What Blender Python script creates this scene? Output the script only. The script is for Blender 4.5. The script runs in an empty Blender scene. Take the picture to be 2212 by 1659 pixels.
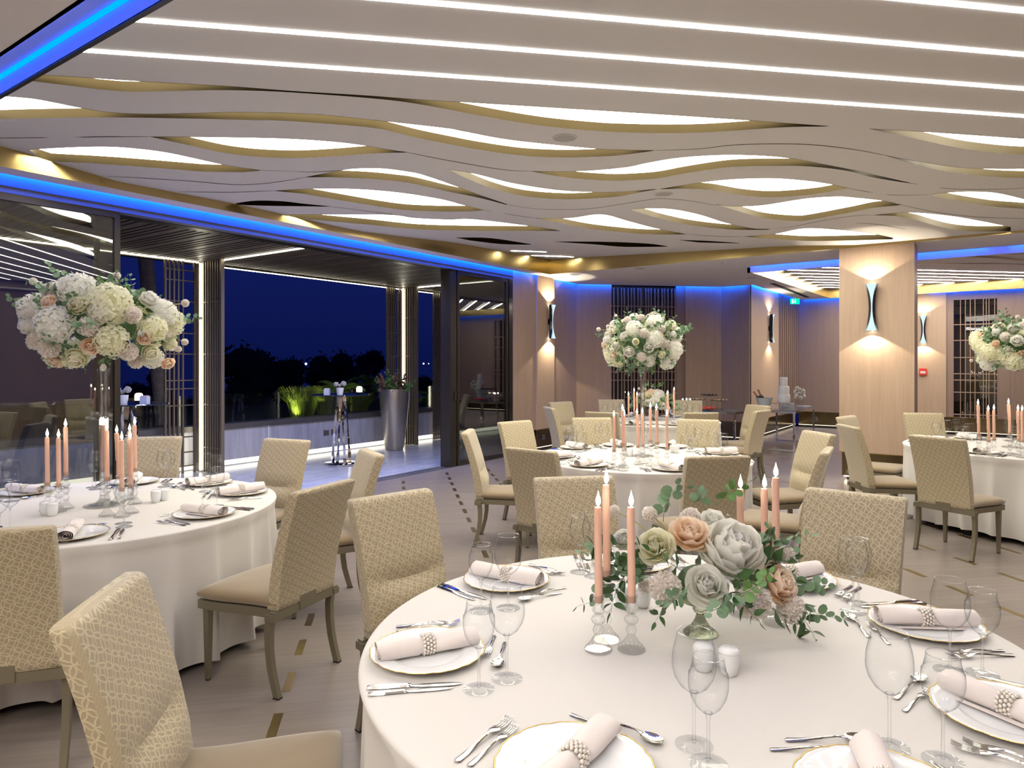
import bpy, bmesh, math, random
from mathutils import Vector, Matrix, geometry
random.seed(7)
PI = math.pi
SC = bpy.context.scene
COL = SC.collection

# ------------------------------------------------------------------ camera
F_PX, CX, YH, EYE, TH = 1486.0, 1106.0, 784.0, 1.6, math.radians(35.35)
cam_d = bpy.data.cameras.new('camera'); cam = bpy.data.objects.new('camera', cam_d); COL.objects.link(cam)
cam.location = (0, 0, EYE)
cam.rotation_euler = (PI/2, 0, TH-PI/2)
cam_d.sensor_width = 36; cam_d.lens = F_PX/2212*36
cam_d.shift_y = -(829.5-YH)/2212
cam_d.clip_start = 0.02; cam_d.clip_end = 400
SC.camera = cam
# ------------------------------------------------------------------ world (night sky)
w = bpy.data.worlds.new('night_sky'); SC.world = w; w.use_nodes = True
nt = w.node_tree; nt.nodes.clear()
o_ = nt.nodes.new('ShaderNodeOutputWorld'); b_ = nt.nodes.new('ShaderNodeBackground')
tc_ = nt.nodes.new('ShaderNodeTexCoord'); sp_ = nt.nodes.new('ShaderNodeSeparateXYZ'); rp_ = nt.nodes.new('ShaderNodeValToRGB')
nt.links.new(tc_.outputs['Generated'], sp_.inputs[0]); nt.links.new(sp_.outputs['Z'], rp_.inputs[0])
rp_.color_ramp.elements[0].position = 0.0; rp_.color_ramp.elements[0].color = (0.0028, 0.006, 0.058, 1)
rp_.color_ramp.elements[1].position = 0.45; rp_.color_ramp.elements[1].color = (0.0020, 0.0045, 0.046, 1)
e_ = rp_.color_ramp.elements.new(0.12); e_.color = (0.0048, 0.0095, 0.085, 1)
nt.links.new(rp_.outputs[0], b_.inputs[0]); nt.links.new(b_.outputs[0], o_.inputs[0]); b_.inputs[1].default_value = 1.0
# ------------------------------------------------------------------ colour management, sampling hints
vs = SC.view_settings; vs.view_transform = 'Standard'; vs.look = 'None'; vs.gamma = 1; vs.use_curve_mapping = False
vs.exposure = 0.06
cy = SC.cycles
cy.max_bounces = 9; cy.diffuse_bounces = 4; cy.glossy_bounces = 4; cy.transmission_bounces = 7; cy.transparent_max_bounces = 24
cy.caustics_reflective = False; cy.caustics_refractive = False; cy.sample_clamp_indirect = 4.0; cy.sample_clamp_direct = 0
cy.use_adaptive_sampling = True; cy.adaptive_threshold = 0.02; cy.use_light_tree = True
cy.use_denoising = True; cy.blur_glossy = 0.5

# ------------------------------------------------------------------ the lights of the room (strengths used further down)
E_STRIP = 24.0        # white strip lights set in the ceiling
E_LENS = 11.0         # back-lit openings of the wave ceiling
E_FLAME = 14.0
def area_light(name, loc, size, size_y, power, color, rot=(0, 0, 0), spread=PI):
    L = bpy.data.lights.new(name, 'AREA'); L.shape = 'RECTANGLE'; L.size = size; L.size_y = size_y
    L.energy = power; L.color = color; L.spread = spread
    o = bpy.data.objects.new(name, L); COL.objects.link(o); o.location = loc; o.rotation_euler = rot
    return o
def spot_light(name, loc, direction, power, color, angle, blend=0.15, radius=0.02):
    L = bpy.data.lights.new(name, 'SPOT'); L.energy = power; L.color = color; L.spot_size = angle; L.spot_blend = blend; L.shadow_soft_size = radius
    o = bpy.data.objects.new(name, L); COL.objects.link(o); o.location = loc
    o.rotation_euler = Vector(direction).to_track_quat('-Z', 'Y').to_euler()
    return o
BLUE = (0.0, 0.09, 1.0)
WARM = (1.0, 0.84, 0.62)
SOFT = (1.0, 0.86, 0.70)
# ------------------------------------------------------------------ pixel -> place (the photograph measured on known planes)
Fv = (math.cos(TH), math.sin(TH)); Rv = (math.sin(TH), -math.cos(TH))
def ray(x, y):
    r = (x-CX)/F_PX
    return (Fv[0]+Rv[0]*r, Fv[1]+Rv[1]*r, -(y-YH)/F_PX)
def on_z(x, y, z):
    d = ray(x, y); t = (z-EYE)/d[2]
    return (d[0]*t, d[1]*t)
def at_depth(x, y, F):
    d = ray(x, y)
    return (d[0]*F, d[1]*F, EYE+d[2]*F)

# ------------------------------------------------------------------ materials
MATS = {}
class NB:
    def __init__(s, name):
        m = bpy.data.materials.new(name); m.use_nodes = True; s.m = m; s.t = m.node_tree; s.t.nodes.clear()
        s.out = s.n('ShaderNodeOutputMaterial')
    def n(s, typ, **kw):
        nd = s.t.nodes.new(typ)
        for k, v in kw.items():
            if k.startswith('i_'):
                key = k[2:]; nd.inputs[int(key) if key.isdigit() else key.replace('_', ' ')].default_value = v
            else: setattr(nd, k, v)
        return nd
    def l(s, a, b): s.t.links.new(a, b)
    def math(s, op, a, b=None, c=None):
        nd = s.t.nodes.new('ShaderNodeMath'); nd.operation = op
        for i, v in enumerate((a, b, c)):
            if v is None: continue
            if isinstance(v, (int, float)): nd.inputs[i].default_value = v
            else: s.l(v, nd.inputs[i])
        return nd.outputs[0]
    def mix(s, fac, a, b):
        nd = s.t.nodes.new('ShaderNodeMix'); nd.data_type = 'RGBA'
        for k, v in ((0, fac), (6, a), (7, b)):
            if isinstance(v, (int, float)): nd.inputs[k].default_value = v
            elif isinstance(v, tuple): nd.inputs[k].default_value = v
            else: s.l(v, nd.inputs[k])
        return nd.outputs[2]
    def pb(s, **kw):
        p = s.n('ShaderNodeBsdfPrincipled')
        for k, v in kw.items():
            key = k.replace('_', ' ')
            if isinstance(v, (int, float, tuple)): p.inputs[key].default_value = v
            else: s.l(v, p.inputs[key])
        s.l(p.outputs[0], s.out.inputs[0]); return p
    def bump(s, p, h, strength=0.3, dist=0.01):
        b = s.n('ShaderNodeBump'); b.inputs['Strength'].default_value = strength; b.inputs['Distance'].default_value = dist
        s.l(h, b.inputs['Height']); s.l(b.outputs[0], p.inputs['Normal'])
def C(r, g, b): return (r, g, b, 1)
def plain(name, col, rough=0.5, metal=0.0, spec=0.5, noise=0.0, nscale=8.0, **kw):
    if name in MATS: return MATS[name]
    b = NB(name)
    if noise > 0:
        tc = b.n('ShaderNodeTexCoord'); nz = b.n('ShaderNodeTexNoise', i_Scale=nscale, i_Detail=3.0); b.l(tc.outputs['Object'], nz.inputs['Vector'])
        c2 = tuple(min(1, c*(1-noise)) for c in col[:3])+(1,); c1 = tuple(min(1, c*(1+noise)) for c in col[:3])+(1,)
        cc = b.mix(nz.outputs[0], c2, c1)
    else: cc = col
    p = b.pb(Base_Color=cc, Roughness=rough, Metallic=metal, Specular_IOR_Level=spec)
    for k, v in kw.items(): p.inputs[k.replace('_', ' ')].default_value = v
    MATS[name] = b.m; return b.m
def emit(name, col, strength):
    if name in MATS: return MATS[name]
    b = NB(name); e = b.n('ShaderNodeEmission'); e.inputs[0].default_value = col; e.inputs[1].default_value = strength
    b.l(e.outputs[0], b.out.inputs[0]); MATS[name] = b.m; return b.m
def thin_glass(name, tint=C(0.985, 0.99, 0.99), base=0.03, gloss_rough=0.0, k=1.0, edge=None):
    b = NB(name); t = b.n('ShaderNodeBsdfTransparent'); t.inputs[0].default_value = tint
    g = b.n('ShaderNodeBsdfGlossy'); g.inputs['Roughness'].default_value = gloss_rough
    lw = b.n('ShaderNodeLayerWeight'); lw.inputs[0].default_value = 0.5
    f = b.math('POWER', lw.outputs['Facing'], 5.0); f = b.math('MULTIPLY_ADD', f, k*0.6, base)
    if edge: b.l(b.mix(b.math('POWER', lw.outputs['Facing'], 3.5), tint, edge), t.inputs[0])
    mx = b.n('ShaderNodeMixShader'); b.l(f, mx.inputs[0]); b.l(t.outputs[0], mx.inputs[1]); b.l(g.outputs[0], mx.inputs[2])
    b.l(mx.outputs[0], b.out.inputs[0]); return b.m

M_ceil = plain('ceiling_paint', C(0.90, 0.88, 0.87), 0.85, noise=0.015, nscale=1.5)
M_ceil_w = plain('wave_panel_paint', C(0.89, 0.875, 0.865), 0.6, noise=0.015, nscale=1.5)
M_seam = plain('seam_shadow_gap', C(0.06, 0.045, 0.03), 0.8)
def mk_brass():
    b = NB('brushed_brass'); tc = b.n('ShaderNodeTexCoord'); mp = b.n('ShaderNodeMapping'); mp.inputs['Scale'].default_value = (2, 2, 60)
    nz = b.n('ShaderNodeTexNoise', i_Scale=4.0, i_Detail=4.0); b.l(tc.outputs['Object'], mp.inputs[0]); b.l(mp.outputs[0], nz.inputs['Vector'])
    c = b.mix(nz.outputs[0], C(0.44, 0.325, 0.12), C(0.58, 0.44, 0.19)); p = b.pb(Base_Color=c, Metallic=1.0, Roughness=0.25)
    b.bump(p, nz.outputs[0], 0.08, 0.002); return b.m
M_brass = mk_brass()
M_brass_d = plain('dark_bronze_mirror', C(0.20, 0.15, 0.085), 0.16, 1.0)
M_inlay = plain('brass_inlay', C(0.36, 0.27, 0.12), 0.35, 1.0)
def mk_wood(name, c1, c2, scale=(9, 9, 0.35), rough=0.42, rotz=0, bump=0.05, big=0.0):
    b = NB(name); tc = b.n('ShaderNodeTexCoord'); mp = b.n('ShaderNodeMapping'); mp.inputs['Scale'].default_value = scale
    mp0 = b.n('ShaderNodeMapping'); mp0.inputs['Rotation'].default_value = (0, 0, rotz)
    b.l(tc.outputs['Object'], mp0.inputs[0]); b.l(mp0.outputs[0], mp.inputs[0])
    nz = b.n('ShaderNodeTexNoise', i_Scale=6.0, i_Detail=6.0, i_Roughness=0.65); b.l(mp.outputs[0], nz.inputs['Vector'])
    nz2 = b.n('ShaderNodeTexNoise', i_Scale=1.3, i_Detail=2.0); b.l(mp.outputs[0], nz2.inputs['Vector'])
    f = b.math('MULTIPLY_ADD', nz.outputs[0], 1.6, -0.3); f2 = b.math('MULTIPLY_ADD', nz2.outputs[0], 0.5, 0.0)
    fac = b.math('ADD', b.math('MULTIPLY', f, 0.7), f2); cl = b.n('ShaderNodeClamp'); b.l(fac, cl.inputs[0])
    c = b.mix(cl.outputs[0], c1, c2); p = b.pb(Base_Color=c, Roughness=rough, Specular_IOR_Level=0.4)
    b.bump(p, nz.outputs[0], bump, 0.002); return b.m
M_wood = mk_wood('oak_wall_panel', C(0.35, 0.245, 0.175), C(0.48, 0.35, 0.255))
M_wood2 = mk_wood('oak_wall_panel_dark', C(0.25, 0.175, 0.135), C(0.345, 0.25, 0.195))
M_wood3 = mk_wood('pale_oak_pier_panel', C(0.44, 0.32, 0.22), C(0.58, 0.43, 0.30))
def mk_floor():
    b = NB('greige_wood_floor'); tc = b.n('ShaderNodeTexCoord'); mp0 = b.n('ShaderNodeMapping'); mp0.inputs['Rotation'].default_value = (0, 0, PI/4)
    b.l(tc.outputs['Object'], mp0.inputs[0])
    mp = b.n('ShaderNodeMapping'); mp.inputs['Scale'].default_value = (0.55, 11, 1); b.l(mp0.outputs[0], mp.inputs[0])
    nz = b.n('ShaderNodeTexNoise', i_Scale=3.0, i_Detail=7.0, i_Roughness=0.62, i_Distortion=0.6); b.l(mp.outputs[0], nz.inputs['Vector'])
    br = b.n('ShaderNodeTexBrick'); br.inputs['Scale'].default_value = 1.0; br.inputs['Brick Width'].default_value = 1.6; br.inputs['Row Height'].default_value = 0.16
    br.inputs['Mortar Size'].default_value = 0.0012; br.inputs['Color1'].default_value = C(0.42, 0.42, 0.42); br.inputs['Color2'].default_value = C(0.58, 0.58, 0.58); br.inputs['Mortar'].default_value = C(0.35, 0.35, 0.35)
    b.l(mp0.outputs[0], br.inputs['Vector'])
    c = b.mix(nz.outputs[0], C(0.150, 0.122, 0.104), C(0.295, 0.252, 0.225))
    v = b.n('ShaderNodeSeparateColor'); b.l(br.outputs[0], v.inputs[0])
    k = b.math('MULTIPLY_ADD', v.outputs[0], 0.9, 0.55)
    hs = b.n('ShaderNodeHueSaturation'); b.l(k, hs.inputs['Value']); b.l(c, hs.inputs['Color'])
    p = b.pb(Base_Color=hs.outputs[0], Roughness=0.30, Specular_IOR_Level=0.5); b.bump(p, nz.outputs[0], 0.05, 0.002); return b.m
M_floor = mk_floor()
def mk_marble(name, c1, c2, sc=(0.6, 6, 6), rough=0.12):
    b = NB(name); tc = b.n('ShaderNodeTexCoord'); mp = b.n('ShaderNodeMapping'); mp.inputs['Scale'].default_value = sc
    b.l(tc.outputs['Object'], mp.inputs[0]); nz = b.n('ShaderNodeTexNoise', i_Scale=1.6, i_Detail=8.0, i_Roughness=0.6, i_Distortion=1.2); b.l(mp.outputs[0], nz.inputs['Vector'])
    f = b.math('MULTIPLY_ADD', nz.outputs[0], 2.2, -0.6); cl = b.n('ShaderNodeClamp'); b.l(f, cl.inputs[0])
    b.pb(Base_Color=b.mix(cl.outputs[0], c1, c2), Roughness=rough); return b.m
M_marble = mk_marble('grey_marble_floor', C(0.38, 0.40, 0.46), C(0.66, 0.68, 0.73), sc=(1.2, 4, 1), rough=0.16)
M_marble_w = mk_marble('veined_marble_parapet', C(0.38, 0.38, 0.42), C(0.62, 0.61, 0.64), sc=(7, 7, 0.8), rough=0.2)
def mk_fabric():
    b = NB('interlaced_leaf_fabric'); uv = b.n('ShaderNodeUVMap'); mp = b.n('ShaderNodeMapping'); mp.inputs['Scale'].default_value = (31, 28, 1); mp.inputs['Rotation'].default_value = (0, 0, 0.5)
    b.l(uv.outputs[0], mp.inputs[0])
    nz = b.n('ShaderNodeTexNoise', i_Scale=1.1, i_Detail=1.0); b.l(mp.outputs[0], nz.inputs['Vector'])
    sx = b.n('ShaderNodeSeparateXYZ'); b.l(mp.outputs[0], sx.inputs[0])
    sn = b.n('ShaderNodeSeparateColor'); b.l(nz.outputs['Color'], sn.inputs[0])
    x = b.math('ADD', sx.outputs[0], b.math('MULTIPLY', sn.outputs[0], 0.5)); y = b.math('ADD', sx.outputs[1], b.math('MULTIPLY', sn.outputs[1], 0.5))
    qx = b.math('ABSOLUTE', b.math('SUBTRACT', b.math('FRACT', x), 0.5)); qy = b.math('ABSOLUTE', b.math('SUBTRACT', b.math('FRACT', y), 0.5))
    ds = []
    for sgx in (-1, 1):
        for sgy in (-1, 1):
            ax = b.math('MULTIPLY_ADD', qx, sgx, 0.5); ay = b.math('MULTIPLY_ADD', qy, sgy, 0.5)
            d = b.math('SQRT', b.math('ADD', b.math('MULTIPLY', ax, ax), b.math('MULTIPLY', ay, ay)))
            ds.append(b.math('ABSOLUTE', b.math('SUBTRACT', d, 0.7071)))
    m = b.math('MINIMUM', b.math('MINIMUM', ds[0], ds[1]), b.math('MINIMUM', ds[2], ds[3]))
    mr = b.n('ShaderNodeMapRange'); mr.inputs['From Min'].default_value = 0.045; mr.inputs['From Max'].default_value = 0.085; b.l(m, mr.inputs['Value'])
    wv = b.n('ShaderNodeTexWave', i_Scale=160.0); b.l(uv.outputs[0], wv.inputs['Vector'])
    dk = b.mix(wv.outputs[0], C(0.32, 0.255, 0.165), C(0.38, 0.305, 0.205))
    c = b.mix(mr.outputs[0], C(0.50, 0.43, 0.275), dk)
    rr = b.math('MULTIPLY_ADD', mr.outputs[0], 0.25, 0.5)
    p = b.pb(Base_Color=c, Roughness=rr, Sheen_Weight=0.35, Sheen_Roughness=0.4)
    inv = b.math('SUBTRACT', 1.0, mr.outputs[0]); b.bump(p, inv, 0.35, 0.0015); return b.m
M_fabric = mk_fabric()
M_suede = plain('taupe_suede', C(0.215, 0.155, 0.085), 0.85, noise=0.12, nscale=9, Sheen_Weight=0.5, Sheen_Roughness=0.5)
M_frame = plain('olive_bronze_metal', C(0.215, 0.19, 0.13), 0.42, 0.5)
M_foot = plain('black_rubber', C(0.012, 0.012, 0.012), 0.6)
def mk_cloth():
    b = NB('white_table_linen'); tc = b.n('ShaderNodeTexCoord'); nz = b.n('ShaderNodeTexNoise', i_Scale=260.0, i_Detail=2.0); b.l(tc.outputs['Object'], nz.inputs['Vector'])
    n2 = b.n('ShaderNodeTexNoise', i_Scale=2.2, i_Detail=3.0, i_Distortion=1.0); b.l(tc.outputs['Object'], n2.inputs['Vector'])
    p = b.pb(Base_Color=C(0.650, 0.620, 0.585), Roughness=0.75, Sheen_Weight=0.2)
    h = b.math('ADD', b.math('MULTIPLY', nz.outputs[0], 0.12), b.math('MULTIPLY', n2.outputs[0], 1.2)); b.bump(p, h, 0.28, 0.012); return b.m
M_cloth = mk_cloth()
M_napkin = plain('blush_linen', C(0.77, 0.695, 0.66), 0.8, noise=0.03, nscale=60, Sheen_Weight=0.3)
M_porc = plain('white_porcelain', C(0.78, 0.79, 0.80), 0.08, spec=0.6)
M_gold = plain('gold_rim', C(0.72, 0.50, 0.18), 0.22, 1.0)
M_pearl = plain('pearl', C(0.80, 0.74, 0.66), 0.16, 0.25, Coat_Weight=0.8)
M_silver = plain('polished_steel', C(0.70, 0.69, 0.67), 0.10, 1.0)
M_chrome = plain('chrome', C(0.75, 0.75, 0.76), 0.06, 1.0)
M_wine = thin_glass('wine_glass', base=0.022, k=0.9, edge=C(0.50, 0.53, 0.58))
M_pane = thin_glass('door_glass_pane', C(0.66, 0.68, 0.66), base=0.15, k=1.0)
M_rail = thin_glass('balustrade_glass', C(0.82, 0.88, 0.86), base=0.07, k=1.0)
def mk_glass(name, col, ior=1.48, rough=0.0, clear=0.68):
    b = NB(name); p = b.pb(Base_Color=col, Roughness=rough, IOR=ior, Transmission_Weight=1.0)
    t = b.n('ShaderNodeBsdfTransparent'); t.inputs[0].default_value = col; mx = b.n('ShaderNodeMixShader'); mx.inputs[0].default_value = 1-clear
    b.l(t.outputs[0], mx.inputs[1]); b.l(p.outputs[0], mx.inputs[2]); b.l(mx.outputs[0], b.out.inputs[0]); return b.m
M_crystal = mk_glass('clear_crystal', C(0.995, 1.0, 1.0), clear=0.74)
M_green_g = mk_glass('grey_green_pressed_glass', C(0.66, 0.70, 0.58), rough=0.05, clear=0.4)
def mk_wax():
    b = NB('blush_wax'); tc = b.n('ShaderNodeTexCoord'); nz = b.n('ShaderNodeTexNoise', i_Scale=20.0); b.l(tc.outputs['Object'], nz.inputs['Vector'])
    p = b.pb(Base_Color=b.mix(nz.outputs[0], C(0.76, 0.46, 0.345), C(0.84, 0.54, 0.415)), Roughness=0.38)
    p.inputs['Subsurface Weight'].default_value = 0.25; p.inputs['Subsurface Radius'].default_value = (0.012, 0.006, 0.004); p.inputs['Subsurface Scale'].default_value = 1.0
    return b.m
M_wax = mk_wax()
M_wick = plain('wick', C(0.03, 0.02, 0.02), 0.9)
M_flame = emit('candle_flame', C(1.0, 0.72, 0.36), E_FLAME)
M_flame2 = emit('flame_core', C(1.0, 0.90, 0.68), E_FLAME*2.2)
def petal(name, c1, c2):
    b = NB(name); uv = b.n('ShaderNodeUVMap'); s = b.n('ShaderNodeSeparateXYZ'); b.l(uv.outputs[0], s.inputs[0])
    c = b.mix(s.outputs[1], c1, c2)
    p = b.pb(Base_Color=c, Roughness=0.6, Sheen_Weight=0.15)
    tr = b.n('ShaderNodeBsdfTranslucent'); b.l(c, tr.inputs[0]); mx = b.n('ShaderNodeMixShader'); mx.inputs[0].default_value = 0.55
    b.l(p.outputs[0], mx.inputs[1]); b.l(tr.outputs[0], mx.inputs[2]); b.l(mx.outputs[0], b.out.inputs[0])
    return b.m
P_white = petal('white_petal', C(0.92, 0.92, 0.82), C(0.93, 0.92, 0.89))
P_cream = petal('cream_petal', C(0.86, 0.86, 0.58), C(0.93, 0.91, 0.78))
P_peach = petal('peach_petal', C(0.95, 0.70, 0.46), C(0.95, 0.84, 0.72))
P_pom = petal('pompom_petal', C(0.88, 0.78, 0.68), C(0.94, 0.91, 0.88))
M_leaf = plain('green_leaf', C(0.10, 0.22, 0.05), 0.45, noise=0.3, nscale=20)
M_leaf_d = plain('deep_green_leaf', C(0.045, 0.105, 0.03), 0.4, noise=0.3, nscale=20)
M_euc = plain('eucalyptus_leaf', C(0.165, 0.27, 0.155), 0.55, noise=0.25, nscale=25)
M_stem = plain('yellow_green_stem', C(0.33, 0.34, 0.10), 0.6)
M_black = plain('gloss_black', C(0.012, 0.012, 0.016), 0.12)
M_dark = plain('dark_aluminium', C(0.050, 0.042, 0.034), 0.35, 0.6)
M_slat = plain('dark_timber_slat', C(0.115, 0.085, 0.062), 0.45, noise=0.2, nscale=6)
M_void = plain('black_backing', C(0.008, 0.008, 0.009), 0.7)
M_white = plain('white_plastic', C(0.72, 0.72, 0.72), 0.35)
M_fondant = plain('white_fondant', C(0.84, 0.84, 0.83), 0.4)
M_strip = emit('strip_light_diffuser', C(1.0, 0.945, 0.855), E_STRIP*0.75)
M_strip2 = emit('far_strip_light_diffuser', C(1.0, 0.93, 0.86), 36.0)
M_rear_fill = emit('rear_fill_light', C(1.0, 0.945, 0.855), 110.0)  # for the strips added behind the camera as fill
M_lens = emit('backlit_opal_panel', C(1.0, 0.945, 0.80), E_LENS)
M_led = emit('terrace_line_light', C(1.0, 0.93, 0.72), 12.0)
M_cove_w = emit('floor_cove_light', C(1.0, 0.84, 0.55), 2.6)
M_cove_t = emit('terrace_cove_light', C(1.0, 0.95, 0.82), 2.2)
M_cyan = emit('cyan_line_light', C(0.0, 0.10, 1.0), 5.0)
M_blue_e = emit('blue_led_tape', C(0.0, 0.07, 1.0), 2.2)

# ------------------------------------------------------------------ mesh building
class MB:
    def __init__(s): s.v = []; s.f = []; s.uv = []; s.has = False
    def add(s, vs_, fs, uvs=None):
        o = len(s.v); s.v += [tuple(p) for p in vs_]; s.f += [tuple(i+o for i in f) for f in fs]
        if uvs: s.has = True; s.uv += list(uvs)
        else: s.uv += [(p[0], p[2]) for p in vs_]
    def box(s, x0, x1, y0, y1, z0, z1):
        s.add([(x0, y0, z0), (x1, y0, z0), (x1, y1, z0), (x0, y1, z0), (x0, y0, z1), (x1, y0, z1), (x1, y1, z1), (x0, y1, z1)],
              [(3, 2, 1, 0), (4, 5, 6, 7), (0, 1, 5, 4), (1, 2, 6, 5), (2, 3, 7, 6), (3, 0, 4, 7)])
        return s
    def obox(s, p, q, w_, z0, z1, side=0.0):
        dx, dy = q[0]-p[0], q[1]-p[1]; L = math.hypot(dx, dy); nx, ny = -dy/L, dx/L
        a, b = side-w_/2, side+w_/2
        pts = [(p[0]+nx*a, p[1]+ny*a), (q[0]+nx*a, q[1]+ny*a), (q[0]+nx*b, q[1]+ny*b), (p[0]+nx*b, p[1]+ny*b)]
        s.add([(x, y, z0) for x, y in pts]+[(x, y, z1) for x, y in pts], [(3, 2, 1, 0), (4, 5, 6, 7), (0, 1, 5, 4), (1, 2, 6, 5), (2, 3, 7, 6), (3, 0, 4, 7)])
        return s
    def lathe(s, prof, n=24, c=(0, 0, 0), fr=None, tilt=None):
        vs_ = []; uvs = []
        for j, (r, z) in enumerate(prof):
            for i in range(n):
                a = 2*PI*i/n; rr = r if fr is None else fr(r, z, a)
                vs_.append((c[0]+rr*math.cos(a), c[1]+rr*math.sin(a), c[2]+z)); uvs.append((i/n, j/max(1, len(prof)-1)))
        fs = []
        for j in range(len(prof)-1):
            for i in range(n):
                k = (i+1) % n; fs.append((j*n+i, j*n+k, (j+1)*n+k, (j+1)*n+i))
        if prof[0][0] > 1e-6: fs.append(tuple(reversed(range(n))))
        if prof[-1][0] > 1e-6: fs.append(tuple((len(prof)-1)*n+i for i in range(n)))
        s.add(vs_, fs, uvs); return s
    def shell(s, prof, n=24, c=(0, 0, 0), fr=None):
        vs_ = []; fs = []; m = len(prof)
        for (r, z) in prof:
            for i in range(n):
                a = 2*PI*i/n; rr = r if fr is None else fr(r, z, a)
                vs_.append((c[0]+rr*math.cos(a), c[1]+rr*math.sin(a), c[2]+z))
        for j in range(m-1):
            for i in range(n):
                k = (i+1) % n; fs.append((j*n+i, j*n+k, (j+1)*n+k, (j+1)*n+i))
        s.add(vs_, fs); return s
    def tube(s, pts, rad, n=8, cap=True, flat=1.0):
        pts = [Vector(p) for p in pts]; m = len(pts)
        rad = [rad]*m if isinstance(rad, (int, float)) else rad
        up = Vector((0, 0, 1)); prev = None; vs_ = []
        for j in range(m):
            t = (pts[min(j+1, m-1)]-pts[max(j-1, 0)]).normalized()
            if prev is None:
                a = up if abs(t.z) < 0.95 else Vector((0, 1, 0)); nx = t.cross(a).normalized()
            else: nx = (prev-t*prev.dot(t)).normalized()
            prev = nx; ny = t.cross(nx)
            for i in range(n):
                g = 2*PI*i/n; vs_.append(pts[j]+(nx*math.cos(g)+ny*math.sin(g)*flat)*rad[j])
        fs = [(j*n+i, j*n+(i+1) % n, (j+1)*n+(i+1) % n, (j+1)*n+i) for j in range(m-1) for i in range(n)]
        if cap: fs += [tuple(reversed(range(n))), tuple((m-1)*n+i for i in range(n))]
        s.add(vs_, fs); return s
    def rings(s, rs, cap=True, uv=None):
        n = len(rs[0]); vs_ = [p for r in rs for p in r]
        fs = [(j*n+i, j*n+(i+1) % n, (j+1)*n+(i+1) % n, (j+1)*n+i) for j in range(len(rs)-1) for i in range(n)]
        if cap: fs += [tuple(reversed(range(n))), tuple((len(rs)-1)*n+i for i in range(n))]
        s.add(vs_, fs, uv); return s
    def ball(s, c, r, n=8, m=6, sz=1.0):
        prof = [(max(1e-7, r*math.sin(PI*j/m)), -r*sz*math.cos(PI*j/m)) for j in range(m+1)]
        return s.lathe(prof, n, c)
    def xf(s, M):
        s.v = [tuple(M @ Vector(p)) for p in s.v]; return s
    def join(s, o, M=None):
        vs_ = o.v if M is None else [tuple(M @ Vector(p)) for p in o.v]
        s.add(vs_, o.f, o.uv); s.has = s.has or o.has; return s
    def mesh(s, name, mat, smooth=True, ang=40, mats=None):
        me = bpy.data.meshes.new(name); me.from_pydata(s.v, [], s.f); me.update()
        if s.has:
            l = me.uv_layers.new(name='UVMap')
            idx = [0]*len(me.loops); me.loops.foreach_get('vertex_index', idx)
            flat = []
            for i in idx: flat += s.uv[i][:2]
            l.data.foreach_set('uv', flat)
        me.materials.append(mat)
        for m_ in (mats or []): me.materials.append(m_)
        if smooth:
            me.polygons.foreach_set('use_smooth', [True]*len(me.polygons))
            if ang < 180:
                bm = bmesh.new(); bm.from_mesh(me); la = math.radians(ang)
                for e in bm.edges:
                    if len(e.link_faces) == 2 and e.calc_face_angle(0) > la: e.smooth = False
                bm.to_mesh(me); bm.free()
        return me
def link(name, me, parent=None, loc=(0, 0, 0), rot=(0, 0, 0)):
    o = bpy.data.objects.new(name, me); COL.objects.link(o); o.location = loc; o.rotation_euler = rot
    if parent is not None: o.parent = parent
    return o
def tag(o, label, cat, group=None, kind=None):
    o['label'] = label; o['category'] = cat
    if group: o['group'] = group
    if kind: o['kind'] = kind
    return o
def struct(name, mb, mat, smooth=False, parent=None, **k):
    o = link(name, mb.mesh(name, mat, smooth, **k), parent)
    if parent is None: o['kind'] = 'structure'
    return o
def thing(name, label, cat, loc=(0, 0, 0), rz=0.0, group=None):
    o = bpy.data.objects.new(name, None); COL.objects.link(o); o.empty_display_size = 0.05
    o.location = loc; o.rotation_euler = (0, 0, rz); return tag(o, label, cat, group)
# PROTO[name] = mesh, or list of (part name, mesh, [sub-parts]); place() links an individual with parts of its own that share mesh data
PROTO = {}
def place(proto, label, cat, loc, rz=0.0, group=None, rot=None, name=None, scale=1.0):
    p = PROTO[proto]; nm = name or proto
    if isinstance(p, list):
        o = thing(nm, label, cat, loc, rz, group)
        for (pn, me, subs) in p:
            c = link(pn, me, o)
            for (sn, sme) in subs: link(sn, sme, c)
    else:
        o = link(nm, p); tag(o, label, cat, group); o.location = loc
    o.rotation_euler = rot if rot else (0, 0, rz)
    if scale != 1.0: o.scale = (scale,)*3
    return o

# ================================================================== THE SETTING
Z1 = 3.17                      # lower soffit
XA, XB, YA, YB = 1.55, 10.3, -3.3, 6.5   # main ceiling coffer
ZT = 0.39                      # height of the bronze plinth
# ---- floors
struct('floor', MB().box(-3.6, 18.4, -3.7, 6.83, -0.1, 0), M_floor)
struct('trim_1', MB().box(-3.6, 9.66, 6.83, 6.90, -0.1, 0.006).box(-3.6, 9.66, 6.915, 6.955, -0.1, 0.004).box(-3.6, 9.66, 6.97, 7.01, -0.1, 0.004).box(-3.6, 9.66, 7.025, 7.06, -0.1, 0.004), M_chrome if False else plain('satin_track', C(0.30, 0.31, 0.36), 0.3, 0.8))
struct('floor', MB().box(-3.6, 14.0, 6.83, 10.2, -0.12, -0.004), M_marble)
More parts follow.
